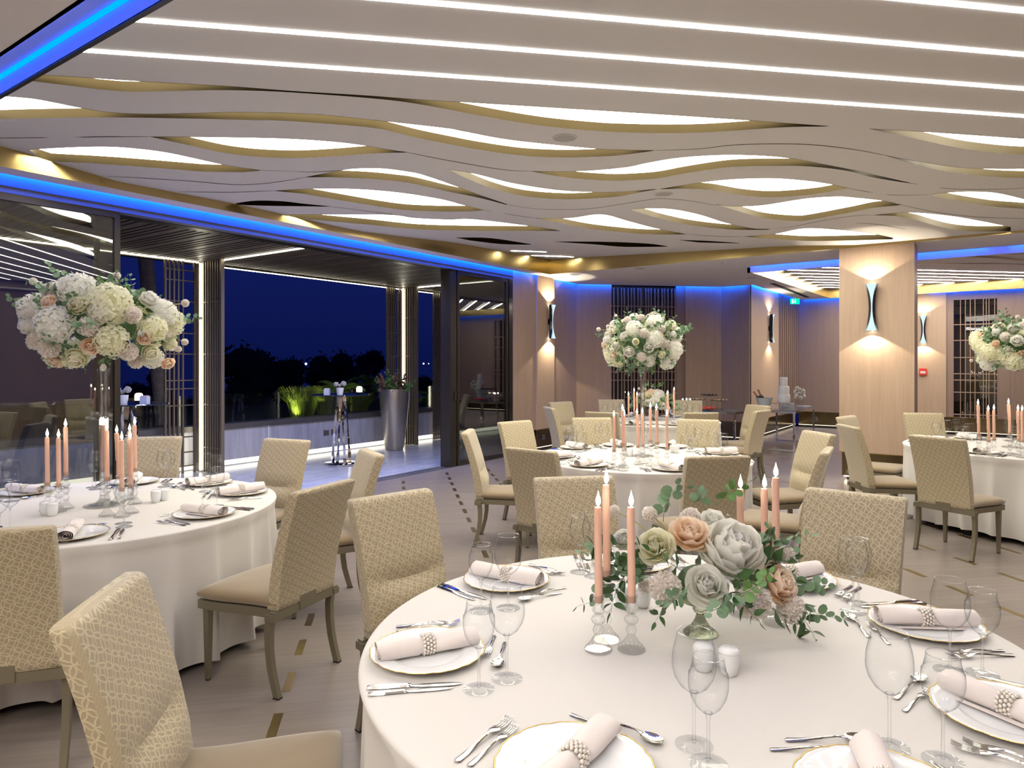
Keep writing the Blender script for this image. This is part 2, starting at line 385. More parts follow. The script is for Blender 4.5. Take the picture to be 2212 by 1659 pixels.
# ---- brass dashes laid in the floor, one inlay per line
def inlay(k):
    mb = MB(); c = 6.42+0.895*k; off = 0.04 if k % 2 == 0 else 0.195
    L = 0.075; W = 0.021
    n = 0; s = -2.0+off
    while s < 16:
        mx, my = s+c/2, s-c/2
        if 0.2 < mx < 17.5 and -3.2 < my < 6.75:
            dx = L; wx = W*0.7071
            p = [(mx-dx-wx, my-dx+wx), (mx-dx+wx, my-dx-wx), (mx+dx+wx, my+dx-wx), (mx+dx-wx, my+dx+wx)]
            mb.add([(a, b, 0.0) for a, b in p]+[(a, b, 0.0012) for a, b in p], [(4, 5, 6, 7), (0, 1, 5, 4), (1, 2, 6, 5), (2, 3, 7, 6), (3, 0, 4, 7)]); n += 1
        s += 0.3
    if n: struct('trim_inlay', mb, M_inlay)
for k in range(-11, 9): inlay(k)
# ---- walls
def wall(name, p, q, z0, z1, mat, t=0.08, side=None):
    return struct(name, MB().obox(p, q, t, z0, z1, side=(t/2 if side is None else side)), mat)
ZW = 3.42
# walking from the window wall round to the right; thickness lies outside the room (to the left of the walking direction)
wall('wall_left', (9.66, 6.83), (10.38, 6.83), ZT, ZW, M_wood, 0.12)
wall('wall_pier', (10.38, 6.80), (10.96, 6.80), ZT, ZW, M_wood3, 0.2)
wall('wall_left', (10.96, 6.93), (12.03, 6.93), ZT, ZW, M_wood, 0.1)
D0, D1 = (12.0, 6.93), (14.2, 4.73)        # diagonal wall
def dg(t, off=0.0):
    x = D0[0]+(D1[0]-D0[0])*t; y = D0[1]+(D1[1]-D0[1])*t
    return (x+off*0.7071, y+off*0.7071)
def k_of(x):   # parameter on the diagonal wall seen at photo column x
    d = ray(x, YH); # d*t = D0+(D1-D0)*s
    ax, ay = D1[0]-D0[0], D1[1]-D0[1]; det = d[0]*(-ay)+d[1]*ax
    t = (D0[0]*(-ay)+D0[1]*ax)/det
    return ((d[0]*t-D0[0])/ax)
g0, g1 = k_of(1321), k_of(1462)
wall('wall_diagonal', dg(0), dg(g0), ZT, ZW, M_wood, 0.1)
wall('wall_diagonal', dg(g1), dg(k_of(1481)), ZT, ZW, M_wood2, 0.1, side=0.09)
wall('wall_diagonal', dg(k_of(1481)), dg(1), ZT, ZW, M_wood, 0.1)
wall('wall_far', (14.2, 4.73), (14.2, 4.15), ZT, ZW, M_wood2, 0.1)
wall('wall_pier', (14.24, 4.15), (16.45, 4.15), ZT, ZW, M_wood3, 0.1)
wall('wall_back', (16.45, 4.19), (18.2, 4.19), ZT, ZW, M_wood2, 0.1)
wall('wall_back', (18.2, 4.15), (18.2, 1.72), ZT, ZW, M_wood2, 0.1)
def yfar(x, X=18.2):
    d = ray(x, YH); return d[1]*X/d[0]
yp0, yp1, yg0, yg1 = 1.72, yfar(2044), yfar(2044), yfar(2171)
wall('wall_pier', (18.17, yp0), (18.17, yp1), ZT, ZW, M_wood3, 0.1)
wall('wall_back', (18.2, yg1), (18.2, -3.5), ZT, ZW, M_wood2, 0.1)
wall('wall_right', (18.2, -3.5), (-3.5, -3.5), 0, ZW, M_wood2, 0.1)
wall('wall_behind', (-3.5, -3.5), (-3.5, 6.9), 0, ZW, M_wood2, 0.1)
# plinths: bronze mirror band, set back, with a glow line at the floor
def plinth(p, q, back=0.035, glow=True):
    struct('baseboard_bronze', MB().obox(p, q, 0.05, 0.07, ZT, side=back+0.025), M_brass_d)
    struct('trim_line', MB().obox(p, q, 0.012, ZT-0.004, ZT+0.010, side=0.004), M_brass)
    struct('trim_recess', MB().obox(p, q, 0.05, 0.0, 0.07, side=back+0.055), M_void)
    if glow:
        L = math.hypot(q[0]-p[0], q[1]-p[1]); ux, uy = (q[0]-p[0])/L, (q[1]-p[1])/L
        o = link('cove_light_tape', MB().obox(p, q, 0.02, 0.058, 0.069, side=back+0.01).mesh('cove_light_tape', M_cove_w, False)); o['kind'] = 'structure'
plinth((9.66, 6.83), (10.36, 6.83)); plinth((10.38, 6.80), (10.96, 6.80)); plinth((10.96, 6.93), (12.0, 6.93))
plinth(dg(0), dg(1)); plinth((14.2, 4.73), (14.2, 4.17)); plinth((14.24, 4.15), (18.16, 4.15)); plinth((18.2, 4.12), (18.2, -3.4))
# lattice window in the diagonal wall
def lattice(name, P, n_v, rows, z0, z1, mat_bar, u0, u1, pos, frame=0.05, dep=0.05, irregular=None, hr=(0, 1)):
    # pos(u, off) -> (x, y); bars on the room side of a dark glass
    mb = MB(); us = irregular or [(i+0.5)/n_v for i in range(n_v)]
    for u in us: mb.obox(pos(u-0.006, 0.0), pos(u+0.006, 0.0), dep, z0, z1)
    for z in rows: mb.obox(pos(hr[0], 0.0), pos(hr[1], 0.0), dep*0.6, z-0.009, z+0.009)
    return mb
def pos_d(u, off=0.0): return dg(g0+(g1-g0)*u, off)
irr = [0.03, 0.09, 0.15, 0.19, 0.25, 0.30, 0.34, 0.40, 0.44, 0.52, 0.56, 0.60, 0.66, 0.71, 0.77, 0.81, 0.86, 0.92, 0.97]
wnd = struct('window_1', lattice('l', None, 0, (0.55, 1.25, 1.42, 2.2, 2.55, 2.75), ZT, 3.12, None, 0, 1, pos_d, irregular=irr), M_wood2)
struct('window_pane', MB().obox(dg(g0, 0.06), dg(g1, 0.06), 0.012, ZT, ZW), M_pane, parent=wnd)
struct('wall_niche', MB().obox(dg(g0, 0.75), dg(g1, 0.75), 0.05, 0, ZW).obox(dg(g0, 0.1), dg(g0, 0.75), 0.04, 0, ZW).obox(dg(g1, 0.1), dg(g1, 0.75), 0.04, 0, ZW), plain('niche_dark', C(0.055, 0.045, 0.04), 0.35))
def pos_g(u, off=0.0): return (18.2+off, yg0+(yg1-yg0)*u)
mbf = MB()
for (a, b) in ((0.0, 0.13), (0.87, 1.0)): mbf.obox(pos_g(a), pos_g(b), 0.1, ZT, ZW, side=0.05)
mbf.obox(pos_g(0.13), pos_g(0.87), 0.1, 3.0, ZW, side=0.05)
door = struct('window_2', mbf, M_wood2)
irr2 = [0.25, 0.335, 0.42, 0.50, 0.64, 0.69, 0.735, 0.87-0.04]
struct('window_bars', lattice('l', None, 0, (0.46, 0.95, 1.22, 1.36, 1.72, 2.1, 2.45), ZT, 3.0, None, 0, 1, pos_g, irregular=irr2, hr=(0.13, 0.87)), M_wood, parent=door)
struct('window_pane', MB().obox(pos_g(0.12, 0.08), pos_g(0.88, 0.08), 0.012, ZT, 3.0), M_pane, parent=door)
struct('wall_niche', MB().box(19.4, 19.5, yg1-0.4, yg0+0.4, 0, ZW), plain('niche_dark', C(0.055, 0.045, 0.04), 0.35))
# slatted corner strip
mb = MB()
for i in range(9): mb.box(16.5+i*0.19, 16.56+i*0.19, 4.115, 4.15, ZT, ZW)
struct('wall_slats', mb, M_wood2)
# ---- pillar
PX, PY0, PY1 = 10.30, 0.905, 1.80
struct('wall_pillar', MB().box(PX, PX+0.42, PY0, PY1, ZT, ZW), M_wood3 if False else M_wood)
struct('baseboard_pillar', MB().box(PX+0.03, PX+0.39, PY0+0.03, PY1-0.03, 0.06, ZT), M_brass_d)
struct('trim_pillar', MB().box(PX+0.005, PX+0.415, PY0+0.005, PY1-0.005, ZT-0.012, ZT+0.0), M_brass)
struct('trim_recess', MB().box(PX+0.08, PX+0.34, PY0+0.08, PY1-0.08, 0.0, 0.06), M_void)
struct('cove_light_tape', MB().box(PX+0.05, PX+0.065, PY0+0.05, PY1-0.05, 0.045, 0.059).box(PX+0.05, PX+0.37, PY1-0.065, PY1-0.05, 0.045, 0.059).box(PX+0.05, PX+0.37, PY0+0.05, PY0+0.065, 0.045, 0.059), emit('pillar_floor_glow', C(1, 0.92, 0.72), 9.0))
# ---- window wall: beam, tracks, sliding glass
struct('trim_2', MB().box(-3.5, 9.66, 6.83, 6.95, 3.035, ZW).box(-3.5, 9.66, 6.822, 6.83, 3.09, 3.096), plain('painted_beam', C(0.12, 0.13, 0.17), 0.5))
struct('trim_3', MB().box(-3.5, 9.66, 6.95, 7.10, 3.03, ZW), M_dark)
def pane(name, x0, x1, y, z0=0.01, z1=3.035, fr=0.05, label=None):
    d = struct(name, MB().box(x0, x0+fr, y-0.025, y+0.025, z0, z1).box(x1-fr, x1, y-0.025, y+0.025, z0, z1).box(x0, x1, y-0.024, y+0.024, z0, z0+0.06).box(x0, x1, y-0.024, y+0.024, z1-0.06, z1), M_dark)
    struct('door_pane', MB().box(x0+fr, x1-fr, y-0.006, y+0.006, z0+0.06, z1-0.06), M_pane, parent=d)
    return d
pane('door_1', -0.2, 3.18, 6.86, fr=0.045)
pane('door_2', -3.4, -0.2, 6.86)
pane('door_3', 3.0, 3.22, 6.93, fr=0.035)
pane('door_4', 8.18, 9.52, 6.86)
pane('door_5', 8.14, 9.55, 6.93); 
struct('door_6', MB().box(8.02, 8.16, 6.84, 7.04, 0.0, 3.035), M_dark)
struct('trim_4', MB().box(9.55, 9.66, 6.835, 7.06, 0.0, 3.035), M_black)
dh = struct('door_handle', MB().box(8.10, 8.125, 6.81, 6.84, 1.02, 1.16), plain('handle_bronze', C(0.2, 0.17, 0.13), 0.3, 1.0))

# ---- ceiling: soffit with slots
mb = MB()
def slab(x0, x1, y0, y1, z=Z1, t=0.03): mb.box(x0, x1, y0, y1, z, z+t)
slab(-3.5, 1.36, -3.5, 6.74); slab(XA, XB, 6.5, 6.74); slab(XB, 11.38, -3.5, 6.74)
XC, XD, YC = 11.50, 17.9, 3.35
slab(11.38, XC, YC, 6.74); slab(XA, XB, -3.5, YA)
mb.add([(XC, YC, Z1), (18.1, YC, Z1), (18.1, 4.05, Z1), (14.1, 4.05, Z1), (14.1, 4.71, Z1), (11.96, 6.83, Z1), (XC, 6.83, Z1)], [(6, 5, 4, 3, 2, 1, 0)])
slab(10.9, XC, 6.74, 6.83); slab(XD, 18.1, -3.5, YC)
struct('ceiling', mb, M_ceil)
struct('ceiling', MB().box(-3.6, 18.4, -3.7, 7.1, 3.62, 3.7), plain('plenum_dark', C(0.03, 0.03, 0.035), 0.9))
# trough with blue line at the near side of the coffer
struct('ceiling_trough', MB().box(1.28, 1.62, YA, 6.5, 3.27, 3.29).box(1.34, 1.36, YA, 6.5, Z1, 3.27).box(1.55, 1.57, YA, 6.5, Z1-0.002, 3.27), plain('trough_white', C(0.5, 0.52, 0.56), 0.5))
struct('trim_trough', MB().box(1.55, 1.575, YA, 6.5, Z1-0.006, Z1+0.003), M_dark)
struct('trim_blue_line', MB().box(1.530, 1.548, YA, 6.45, 3.254, 3.269), M_cyan)
for yy in (-1.6, 1.6, 4.8):
    area_light('trough_blue_light', (1.40, yy, 3.255), 0.02, 3.2, 4, BLUE, rot=(0, math.radians(-60), 0))
# blue slot before the second coffer
struct('ceiling_trough', MB().box(11.3, 11.52, -3.5, YC, 3.27, 3.29).box(11.36, 11.38, -3.5, YC, Z1, 3.27), plain('trough_white', C(0.5, 0.52, 0.56), 0.5))
struct('trim_beam', MB().box(XC, XC+0.05, -3.5, YC+0.05, 3.085, 3.34).box(XC, 12.2, YC+0.002, YC+0.05, 3.085, 3.17), M_ceil)
for yy in (-1.7, 1.7):
    area_light('slot_blue_light', (11.44, yy, 3.262), 0.03, 3.2, 16, BLUE)
# cove lights grazing the walls
def cove(p, q, power, z=3.22, w_=0.035):
    mx, my = (p[0]+q[0])/2, (p[1]+q[1])/2; L = math.hypot(q[0]-p[0], q[1]-p[1])
    return area_light('blue_cove_light', (mx, my, z), L, w_, power*1.0, BLUE, rot=(math.radians(34), 0, math.atan2(q[1]-p[1], q[0]-p[0])))
cove((-3.4, 6.785), (3.0, 6.785), 84); cove((3.0, 6.785), (9.7, 6.785), 88)
area_light('terrace_blue_fill', (3.3, 7.112, 3.07), 11.5, 0.02, 230, (0.36, 0.42, 1.0))  # added light, hidden by the beam trim, for blue spill on the terrace
cove((9.7, 6.785), (10.36, 6.785), 5); cove((10.98, 6.88), (11.95, 6.88), 8)
cove((12.0, 6.86), (14.12, 4.74), 26); cove((14.15, 4.7), (14.15, 4.2), 6); cove((14.3, 4.10), (18.1, 4.10), 26); cove((18.15, 4.0), (18.15, 1.8), 20); cove((18.15, 1.3), (18.15, -3.4), 22)
cove((PX-0.03, PY0), (PX-0.03, PY1), 0.6, z=3.30)

# ---- wave ceiling of the main coffer: height field, openings traced on it
def lerp(t, a, b): return a+(b-a)*t
def interp(x, tab):
    if x <= tab[0][0]: return tab[0][1]
    for (a, va), (b, vb) in zip(tab, tab[1:]):
        if x <= b: return va+(vb-va)*(x-a)/(b-a)
    return tab[-1][1]
def sstep(t): t = max(0, min(1, t)); return t*t*(3-2*t)
ZC = 3.36
TABX = [(1.5, 3.36), (2.25, 3.32), (2.95, 3.235), (4.2, 3.255), (5.0, 3.245), (5.8, 3.23), (6.7, 3.285), (7.6, 3.35), (8.3, 3.37), (10.3, 3.43)]
TABY = [(1.55, 3.195), (1.87, 3.22), (2.48, 3.275), (3.14, 3.295), (4.18, 3.34), (6.5, 3.43)]
def zc(x, y):
    wy = sstep((y-4.6)/1.9); wx = sstep((x-7.6)/2.7)
    za = interp(x, TABX); zb = interp(y, TABY)
    z = ZC
    z = lerp(wy*(1-wx), z, za); z = lerp(wx, z, lerp(wy*(1-wx), zb, za) if wy > 0 else zb)
    return z
def on_ceiling(px, py):
    z = ZC
    for _ in range(12):
        x, y = on_z(px, py, z); z = 0.5*z+0.5*zc(min(max(x, XA), XB), min(max(y, YA), YB))
    return on_z(px, py, z)
def spline(pts, n=7):
    out = []
    m = len(pts)
    for i in range(m-1):
        p0, p1, p2, p3 = pts[max(i-1, 0)], pts[i], pts[i+1], pts[min(i+2, m-1)]
        for k in range(n):
            t = k/n
            out.append(tuple(0.5*((2*p1[j])+(-p0[j]+p2[j])*t+(2*p0[j]-5*p1[j]+4*p2[j]-p3[j])*t*t+(-p0[j]+3*p1[j]-3*p2[j]+p3[j])*t**3) for j in (0, 1)))
    out.append(pts[-1]); return out
LENS = [
 ([(40,157),(79,161),(133,163.9),(321,176.3),(500,186.5),(633,196.5),(793.6,206.3),(900,214.4),(1012,221.2),(1400,245.3),(1619,260),(1739,268.7),(1790,272.2)],
  [(1790,272.6),(1693,274.4),(1544.7,284.3),(1441.6,287),(1350,285.2),(1289,282.4),(1175,271.6),(1060,253.3),(900,223.5),(793.6,211),(633,199.2),(544,195.2),(450,194.2),(300,197.5),(226,193.6),(158,185.4),(58.8,173),(30,168)]),
 ([(1878,277.9),(2005,285.2),(2212,299.6),(2330,307)],[(2330,333),(2212,332.9),(2139,327.8),(2059,316.8),(1956,293.9),(1885,279.3)]),
 ([(-90,200),(0,206.9),(67.8,212.5),(113,220.4),(180.8,234),(237,242.3),(316.5,246),(407,244.6),(500,242.3),(587.4,243),(656,245.3),(727,250.5),(950,275),(998.5,283),(1106,302.5),(1280,320.4),(1350,323.7),(1414,324.6)],
  [(1414,325),(1350,333.5),(1312,336.9),(1220.7,339.6),(1129,335.7),(1037,323.2),(968.7,310.6),(900,296.8),(816.5,277.3),(724.8,268.2),(610.3,260.2),(541.6,258.6),(450,256.3),(271,253.2),(135.6,253.9),(0,257),(-90,262)]),
 ([(325,295),(413.6,295.7),(450,296),(610,299),(720,306),(789,314.4),(839.4,323),(880.6,328.7)],[(880.6,329),(839.4,329.6),(793.6,331.6),(724.8,336.9),(644.7,341),(564.5,338.7),(507,333),(463,325.5),(407,313)]),
 ([(63.3,323.3),(124.3,319.4),(203.4,316.7),(271,318.7),(361.7,329.6),(484.9,356),(564.5,367.6)],[(564.5,368.2),(518.7,371.2),(450,370.6),(429.5,369.6),(316.5,360.6),(203.4,352.7),(63.3,345.9)]),
 ([(659.6,382.5),(734,368.5),(770.7,363.9),(828,363.9),(885,371.3),(918,379),(975.6,398.7),(1028,418),(1094.7,441)],[(1094.7,442.3),(1037.4,427.4),(968.7,413.6),(900,397.6),(862.3,391.9),(793.6,385.4),(713.4,382.2)]),
 ([(592,411.8),(679,407.4),(770.7,408.4),(862.3,415.9),(950,429.7),(1003,443.4),(1046.6,453.7)],[(1046.6,454.2),(991.6,456.7),(900,454.8),(839.4,449),(747.8,434.2),(656,418.2)]),
 ([(508.4,439),(553,433.5),(610,434.7),(656,440),(713.4,445.6)],[(713.4,446),(633,445),(564.5,443.9),(510.7,441.5)]),
 ([(618.3,463.3),(690.5,463.3),(839.4,464),(896.6,470.9),(968.7,474.3),(1021.4,473.6),(1140.5,487.6),(1209,498)],[(1209,498.5),(1106,498.4),(1014.5,497.9),(900,494.9),(793.6,484.6),(679,474.3),(618.3,466.3)]),
 ([(965.3,365),(1028,375.8),(1106,395.3),(1197.8,409.7),(1266.5,414.3),(1335,414.4),(1418.7,408.2)],[(1418.7,408.8),(1384,414.6),(1350,421.7),(1312,426.2),(1220.7,430),(1129,422.8),(1060,405.6),(1003,382.7)]),
 ([(1147.4,369.6),(1253.9,369.6),(1350,361.5),(1395.8,352.3),(1464.5,340.9),(1556,334.7),(1647.8,336.3),(1721,343.8),(1785,355.7),(1850,368.3),(1887,377),(1970,395.8)],[(1970,396.3),(1887,383),(1830,368.6),(1750,359.2),(1670.7,358),(1579,360.3),(1487.4,372.9),(1418.7,385),(1350,389.6),(1312,389.6),(1243.6,385),(1186,377.4)]),
 ([(1424,408.4),(1515,394),(1590.5,386.7),(1670.7,385),(1739.4,390),(1789.8,397),(1831,406)],[(1828.7,406.5),(1762.3,418.7),(1670.7,425.6),(1602,421),(1533,409.6),(1470,407)]),
 ([(1544.7,441.6),(1586,445.8),(1647.8,443.2),(1739.4,429),(1808,424.6),(1853,427.5),(1910.3,434),(1947,442.3)],[(1946,442.9),(1887,448.5),(1841.6,457.7),(1750,474.4),(1716.5,476.7),(1647.8,470.3),(1590.5,454.2)]),
 ([(1360.3,452.4),(1395.8,450),(1453,452),(1510.3,463.4),(1567.6,481.3),(1624.9,493.2),(1665,494.5)],[(1659,495.9),(1579,495.5),(1487.4,485.2),(1418.7,470.3)]),
 ([(1156.5,470.9),(1232,470.9),(1298.5,462.9),(1358,477.8),(1418.7,493.6),(1482.8,505.7)],[(1481,506.2),(1395.8,505.3),(1335,500.7),(1266.5,492.6),(1197.8,478.9)]),
 ([(1606.5,510.8),(1670.7,505.8),(1739.4,493.2),(1818.7,497.3),(1887.4,505.3),(1930,514)],[(1928,516.5),(1841.6,518.8),(1750,520.2),(1693.6,517.2)]),
 ([(2005.4,420.3),(2047.8,416),(2093.6,413.7),(2150.8,416.5),(2212,430.2),(2300,452)],[(2300,460),(2212,450.8),(2139,445),(2059,432.5)]),
 ([(1887.4,464.2),(1963,458.8),(2047.8,465.7),(2116.5,477),(2183,490.4)],[(2183,499),(2093.6,499),(2036,490.9),(1979,474.9),(1933,466.2)]),
 ([(1910,335),(1990.5,350),(2070.7,361.5),(2139,364.5),(2212,364.5),(2330,362)],[(2330,384),(2212,383.9),(2139,381),(2047.8,370.6),(1979,355.8)]),
 ([(984.7,513.2),(1060,514.4),(1147,527.5)],[(1146,528.3),(1083,527),(1014.5,519)]),
 ([(1197.8,521.7),(1312,522.4),(1400,526.2),(1441.6,532)],[(1440,532.6),(1350,533),(1289,528)]),
 ([(1466.8,518.2),(1530,520.5),(1597.4,525)],[(1596,525.5),(1510,523.4)]),
]
SEAMS = [[(0,298.4),(135.6,296.8),(230,295.4),(323,295)], [(230.6,382),(293.9,384.3),(406.9,391),(500,398.5),(564.5,397),(621.8,389.6),(659.6,382.7)],
 [(388.8,414.4),(500,415.3),(592,411.8)], [(564.5,367.8),(667.6,371.2),(713.4,369.5),(734,368)], [(880,329),(957,344.4),(1083,365.8),(1147,369.6)],
 [(1416,324.8),(1510,321.4),(1579,313.4),(1670.7,310.6),(1760,313),(1850,323.7),(1910,335)], [(1970,395.8),(2047.8,407.3),(2139,408.9),(2212,406),(2290,400)],
 [(1830,405.8),(1887.4,416.5),(1933,421.5),(2005,420.6)], [(1094.7,441.5),(1152,450.3),(1220.7,452.6),(1289,449),(1400,431.5),(1430,429),(1487.4,433.2),(1544.7,443.9)],
 [(1046.6,454),(1129,467.5),(1160,470.8)], [(1670.7,494.3),(1716.5,488.6),(1785,474.9),(1850,465.7),(1887,464.3)], [(1482.8,505.8),(1556,511),(1606.5,510.8)],
 [(1947,442.3),(2024.9,458.8),(2116.5,469),(2212,471.4),(2290,470)], [(1848.5,481.3),(1898.9,485.2),(1956,495.5)], [(713,446),(840,462),(896,470.5)]]
holes = []
for top, bot in LENS:
    a = spline(top, 5); b = spline(bot+[], 5)
    poly = [on_ceiling(*p) for p in a]+[on_ceiling(*p) for p in b]
    out = []
    for p in poly:
        p = (min(max(p[0], XA+0.012), XB-0.012), min(max(p[1], YA+0.012), YB-0.012))
        if not out or math.hypot(p[0]-out[-1][0], p[1]-out[-1][1]) > 0.012: out.append(p)
    if math.hypot(out[0][0]-out[-1][0], out[0][1]-out[-1][1]) < 0.012: out.pop()
    holes.append(out)
def inside(p, poly):
    x, y = p; c = False; n = len(poly); j = n-1
    for i in range(n):
        xi, yi = poly[i]; xj, yj = poly[j]
        if (yi > y) != (yj > y) and x < (xj-xi)*(y-yi)/(yj-yi)+xi: c = not c
        j = i
    return c
# strip lights: parallel lines x+y = c
STRIPS = [(2.4+0.595*k) for k in range(7)]
def build_wave():
    verts = []; edges = []
    def ring(pts):
        o = len(verts); verts.extend(pts); n = len(pts); edges.extend((o+i, o+(i+1) % n) for i in range(n))
    bx = []
    for i in range(24): bx.append((XA+(XB-XA)*i/24, YA))
    for i in range(26): bx.append((XB, YA+(YB-YA)*i/26))
    for i in range(24): bx.append((XB-(XB-XA)*i/24, YB))
    for i in range(26): bx.append((XA, YB-(YB-YA)*i/26))
    ring(bx)
    for h in holes: ring(h)
    gx = XA+0.3
    while gx < XB-0.15:
        gy = YA+0.3
        while gy < YB-0.15:
            verts.append((gx, gy)); gy += 0.35
        gx += 0.35
    vo, eo, fo, ov, oe, of = geometry.delaunay_2d_cdt([Vector(v) for v in verts], edges, [], 0, 1e-4)
    fs = []
    for f in fo:
        cx_ = sum(vo[i][0] for i in f)/len(f); cy_ = sum(vo[i][1] for i in f)/len(f)
        if not any(inside((cx_, cy_), h) for h in holes): fs.append(tuple(f))
    mb = MB(); vv = [(v[0], v[1], zc(v[0], v[1])) for v in vo]
    mb.add(vv, fs)
    return mb
mbw = build_wave()
# faces must look down
me = mbw.mesh('ceiling_wave_panels', M_ceil_w, True, 180)
for p in me.polygons:
    if p.normal.z > 0: p.flip()
wv = link('ceiling', me); wv['kind'] = 'structure'
# brass sides and lit panels of the openings
DH = 0.066
brs = MB()
for h in holes:
    n = len(h); vs_ = [(x, y, zc(x, y)-0.002) for x, y in h]+[(x, y, zc(x, y)+DH) for x, y in h]
    brs.add(vs_, [(i, (i+1) % n, n+(i+1) % n, n+i) for i in range(n)])
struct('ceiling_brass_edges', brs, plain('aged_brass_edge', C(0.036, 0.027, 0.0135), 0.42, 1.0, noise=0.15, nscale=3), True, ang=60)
LIT = [i for i in range(len(LENS)) if i not in (7, 18, 19, 20, 21)]
for i in range(len(holes)):
    h = holes[i]; tri = geometry.tessellate_polygon([[Vector((x, y, 0)) for x, y in h]])
    mb = MB(); mb.add([(x, y, zc(x, y)+DH-0.001) for x, y in h], [tuple(t) for t in tri])
    struct('ceiling_light_panel', mb, M_lens if i in LIT or i == 18 else M_brass)
sm = MB()
for s_ in SEAMS:
    pts = [on_ceiling(*p) for p in spline(s_, 6)]
    pts = [(p[0], p[1], zc(p[0], p[1])-0.001) for p in pts if XA < p[0] < XB and YA < p[1] < YB]
    if len(pts) < 2: continue
    vs_ = []; 
    for i, p in enumerate(pts):
        q = pts[min(i+1, len(pts)-1)]; r = pts[max(i-1, 0)]; dx, dy = q[0]-r[0], q[1]-r[1]; L = math.hypot(dx, dy) or 1
        ww = 0.0035+0.004*math.sin(PI*i/(len(pts)-1))
        vs_ += [(p[0]-dy/L*ww, p[1]+dx/L*ww, p[2]), (p[0]+dy/L*ww, p[1]-dx/L*ww, p[2])]
    sm.add(vs_, [(2*i, 2*i+1, 2*i+3, 2*i+2) for i in range(len(pts)-1)])
struct('ceiling_seams', sm, M_seam)
# fascia round the coffer, brass
mb = MB()
def fascia(pts, zf, z0=Z1-0.004):
    vs_ = []
    for (x, y) in pts: vs_ += [(x, y, z0), (x, y, zf(x, y)+0.02)]
    mb.add(vs_, [(2*i, 2*i+2, 2*i+3, 2*i+1) for i in range(len(pts)-1)])
fascia([(XA+(XB-0.008-XA)*i/30, YB-0.008) for i in range(31)], zc); fascia([(XB-0.008, YB-0.008-(YB-0.008-YA)*i/30) for i in range(31)], zc)
struct('trim_fascia', mb, M_brass)
def strips(cs, x0, x1, y0, y1, zf, skip, mat, name='strip_light', half=0.018):
    for c in cs:
        lo = max(x0, c-y1); hi = min(x1, c-y0)
        if callable(skip): lo, hi = skip(c, lo, hi)
        if hi-lo < 0.1: continue
        hw = half*0.7071; mb = MB(); n = 8; vs_ = []
        for i in range(n+1):
            x = lo+(hi-lo)*i/n; y = c-x; z = zf(x, y)-0.004
            vs_ += [(x-hw, y-hw, z), (x+hw, y+hw, z)]
        mb.add(vs_, [(2*i, 2*i+1, 2*i+3, 2*i+2) for i in range(n)])
        o = link(name, mb.mesh(name, mat, False))
        tag(o, '', 'ceiling light', 'parallel white strip lights in the ceiling'); STRIP_OBJ.append((o, c, lo, hi))
STRIP_OBJ = []
def clipx(c, lo, hi):
    if c < 6.1: return lo, hi
    return lo, hi
strips(STRIPS, XA+0.03, XB, YA, YB, zc, clipx, M_strip)
strips([-3.6, -2.4, -1.2, 0.0, 1.2], -3.3, 1.1, -3.2, 6.4, lambda x, y: Z1, lambda c, lo, hi: (lo, min(hi, 0.2, c+1.2)), M_rear_fill)  # rear strips added out of view as fill for surfaces facing the camera
def two(a, b, name='strip_light', mat=None, hw=0.024):
    p = on_ceiling(*a); q = on_ceiling(*b); mb = MB(); dx, dy = q[0]-p[0], q[1]-p[1]; L = math.hypot(dx, dy); nx, ny = -dy/L*hw, dx/L*hw
    mb.add([(p[0]-nx, p[1]-ny, zc(*p)-0.004), (q[0]-nx, q[1]-ny, zc(*q)-0.004), (q[0]+nx, q[1]+ny, zc(*q)-0.004), (p[0]+nx, p[1]+ny, zc(*p)-0.004)], [(0, 1, 2, 3)])
    o = link(name, mb.mesh(name, mat or M_strip, False)); return o
o = two((1104, 541.5), (1180, 544)); tag(o, 'upper short white strip light by the far left corner of the ceiling', 'ceiling light')
o = two((1148, 551.5), (1239, 555)); tag(o, 'lower short white strip light in the far left corner of the ceiling', 'ceiling light')
# second coffer
Z2 = 3.36
struct('ceiling', MB().box(XC+0.04, XD+0.05, -3.5, YC+0.05, Z2, Z2+0.02), M_ceil_w)
mb = MB()
mb.add([(XC+0.052, YC-0.006, Z1-0.08), (XD-0.006, YC-0.006, Z1-0.01), (XD-0.006, YC-0.006, Z2+0.01), (XC+0.052, YC-0.006, Z2+0.01)], [(0, 1, 2, 3)])
mb.add([(XD-0.006, YC-0.006, Z1-0.01), (XD-0.006, -3.5, Z1-0.01), (XD-0.006, -3.5, Z2+0.01), (XD-0.006, YC-0.006, Z2+0.01)], [(0, 1, 2, 3)])
struct('trim_fascia', mb, M_brass)
strips([16.31+0.605*i for i in range(8)], XC+0.1, XD, -3.3, YC, lambda x, y: Z2, None, M_strip2, half=0.024)
mb = MB(); 
def ribbon(pts, wd, z, m):
    vs_ = []; n = len(pts)
    for i, (x, y) in enumerate(pts):
        t = math.sin(PI*i/(n-1)); vs_ += [(x-wd*t*0.7, y-wd*t*0.7, z), (x+wd*t*0.7, y+wd*t*0.7, z)]
    m.add(vs_, [(2*i, 2*i+1, 2*i+3, 2*i+2) for i in range(n-1)])
for (c, x0, x1, wd) in ((14.2, 12.2, 15.6, 0.07), (15.1, 13.4, 17.0, 0.05), (13.4, 12.0, 14.2, 0.05)):
    ribbon([(x0+(x1-x0)*i/20, c-(x0+(x1-x0)*i/20)+0.16*math.sin(i*0.5)) for i in range(21)], wd, Z2-0.003, mb)
struct('ceiling_brass_edges', mb, plain('shaded_brass_recess', C(0.30, 0.22, 0.10), 0.35, 1.0))
n1 = 0
names_s = ['nearest', 'second', 'third', 'fourth', 'fifth', 'sixth', 'seventh', 'eighth', 'ninth', 'tenth']
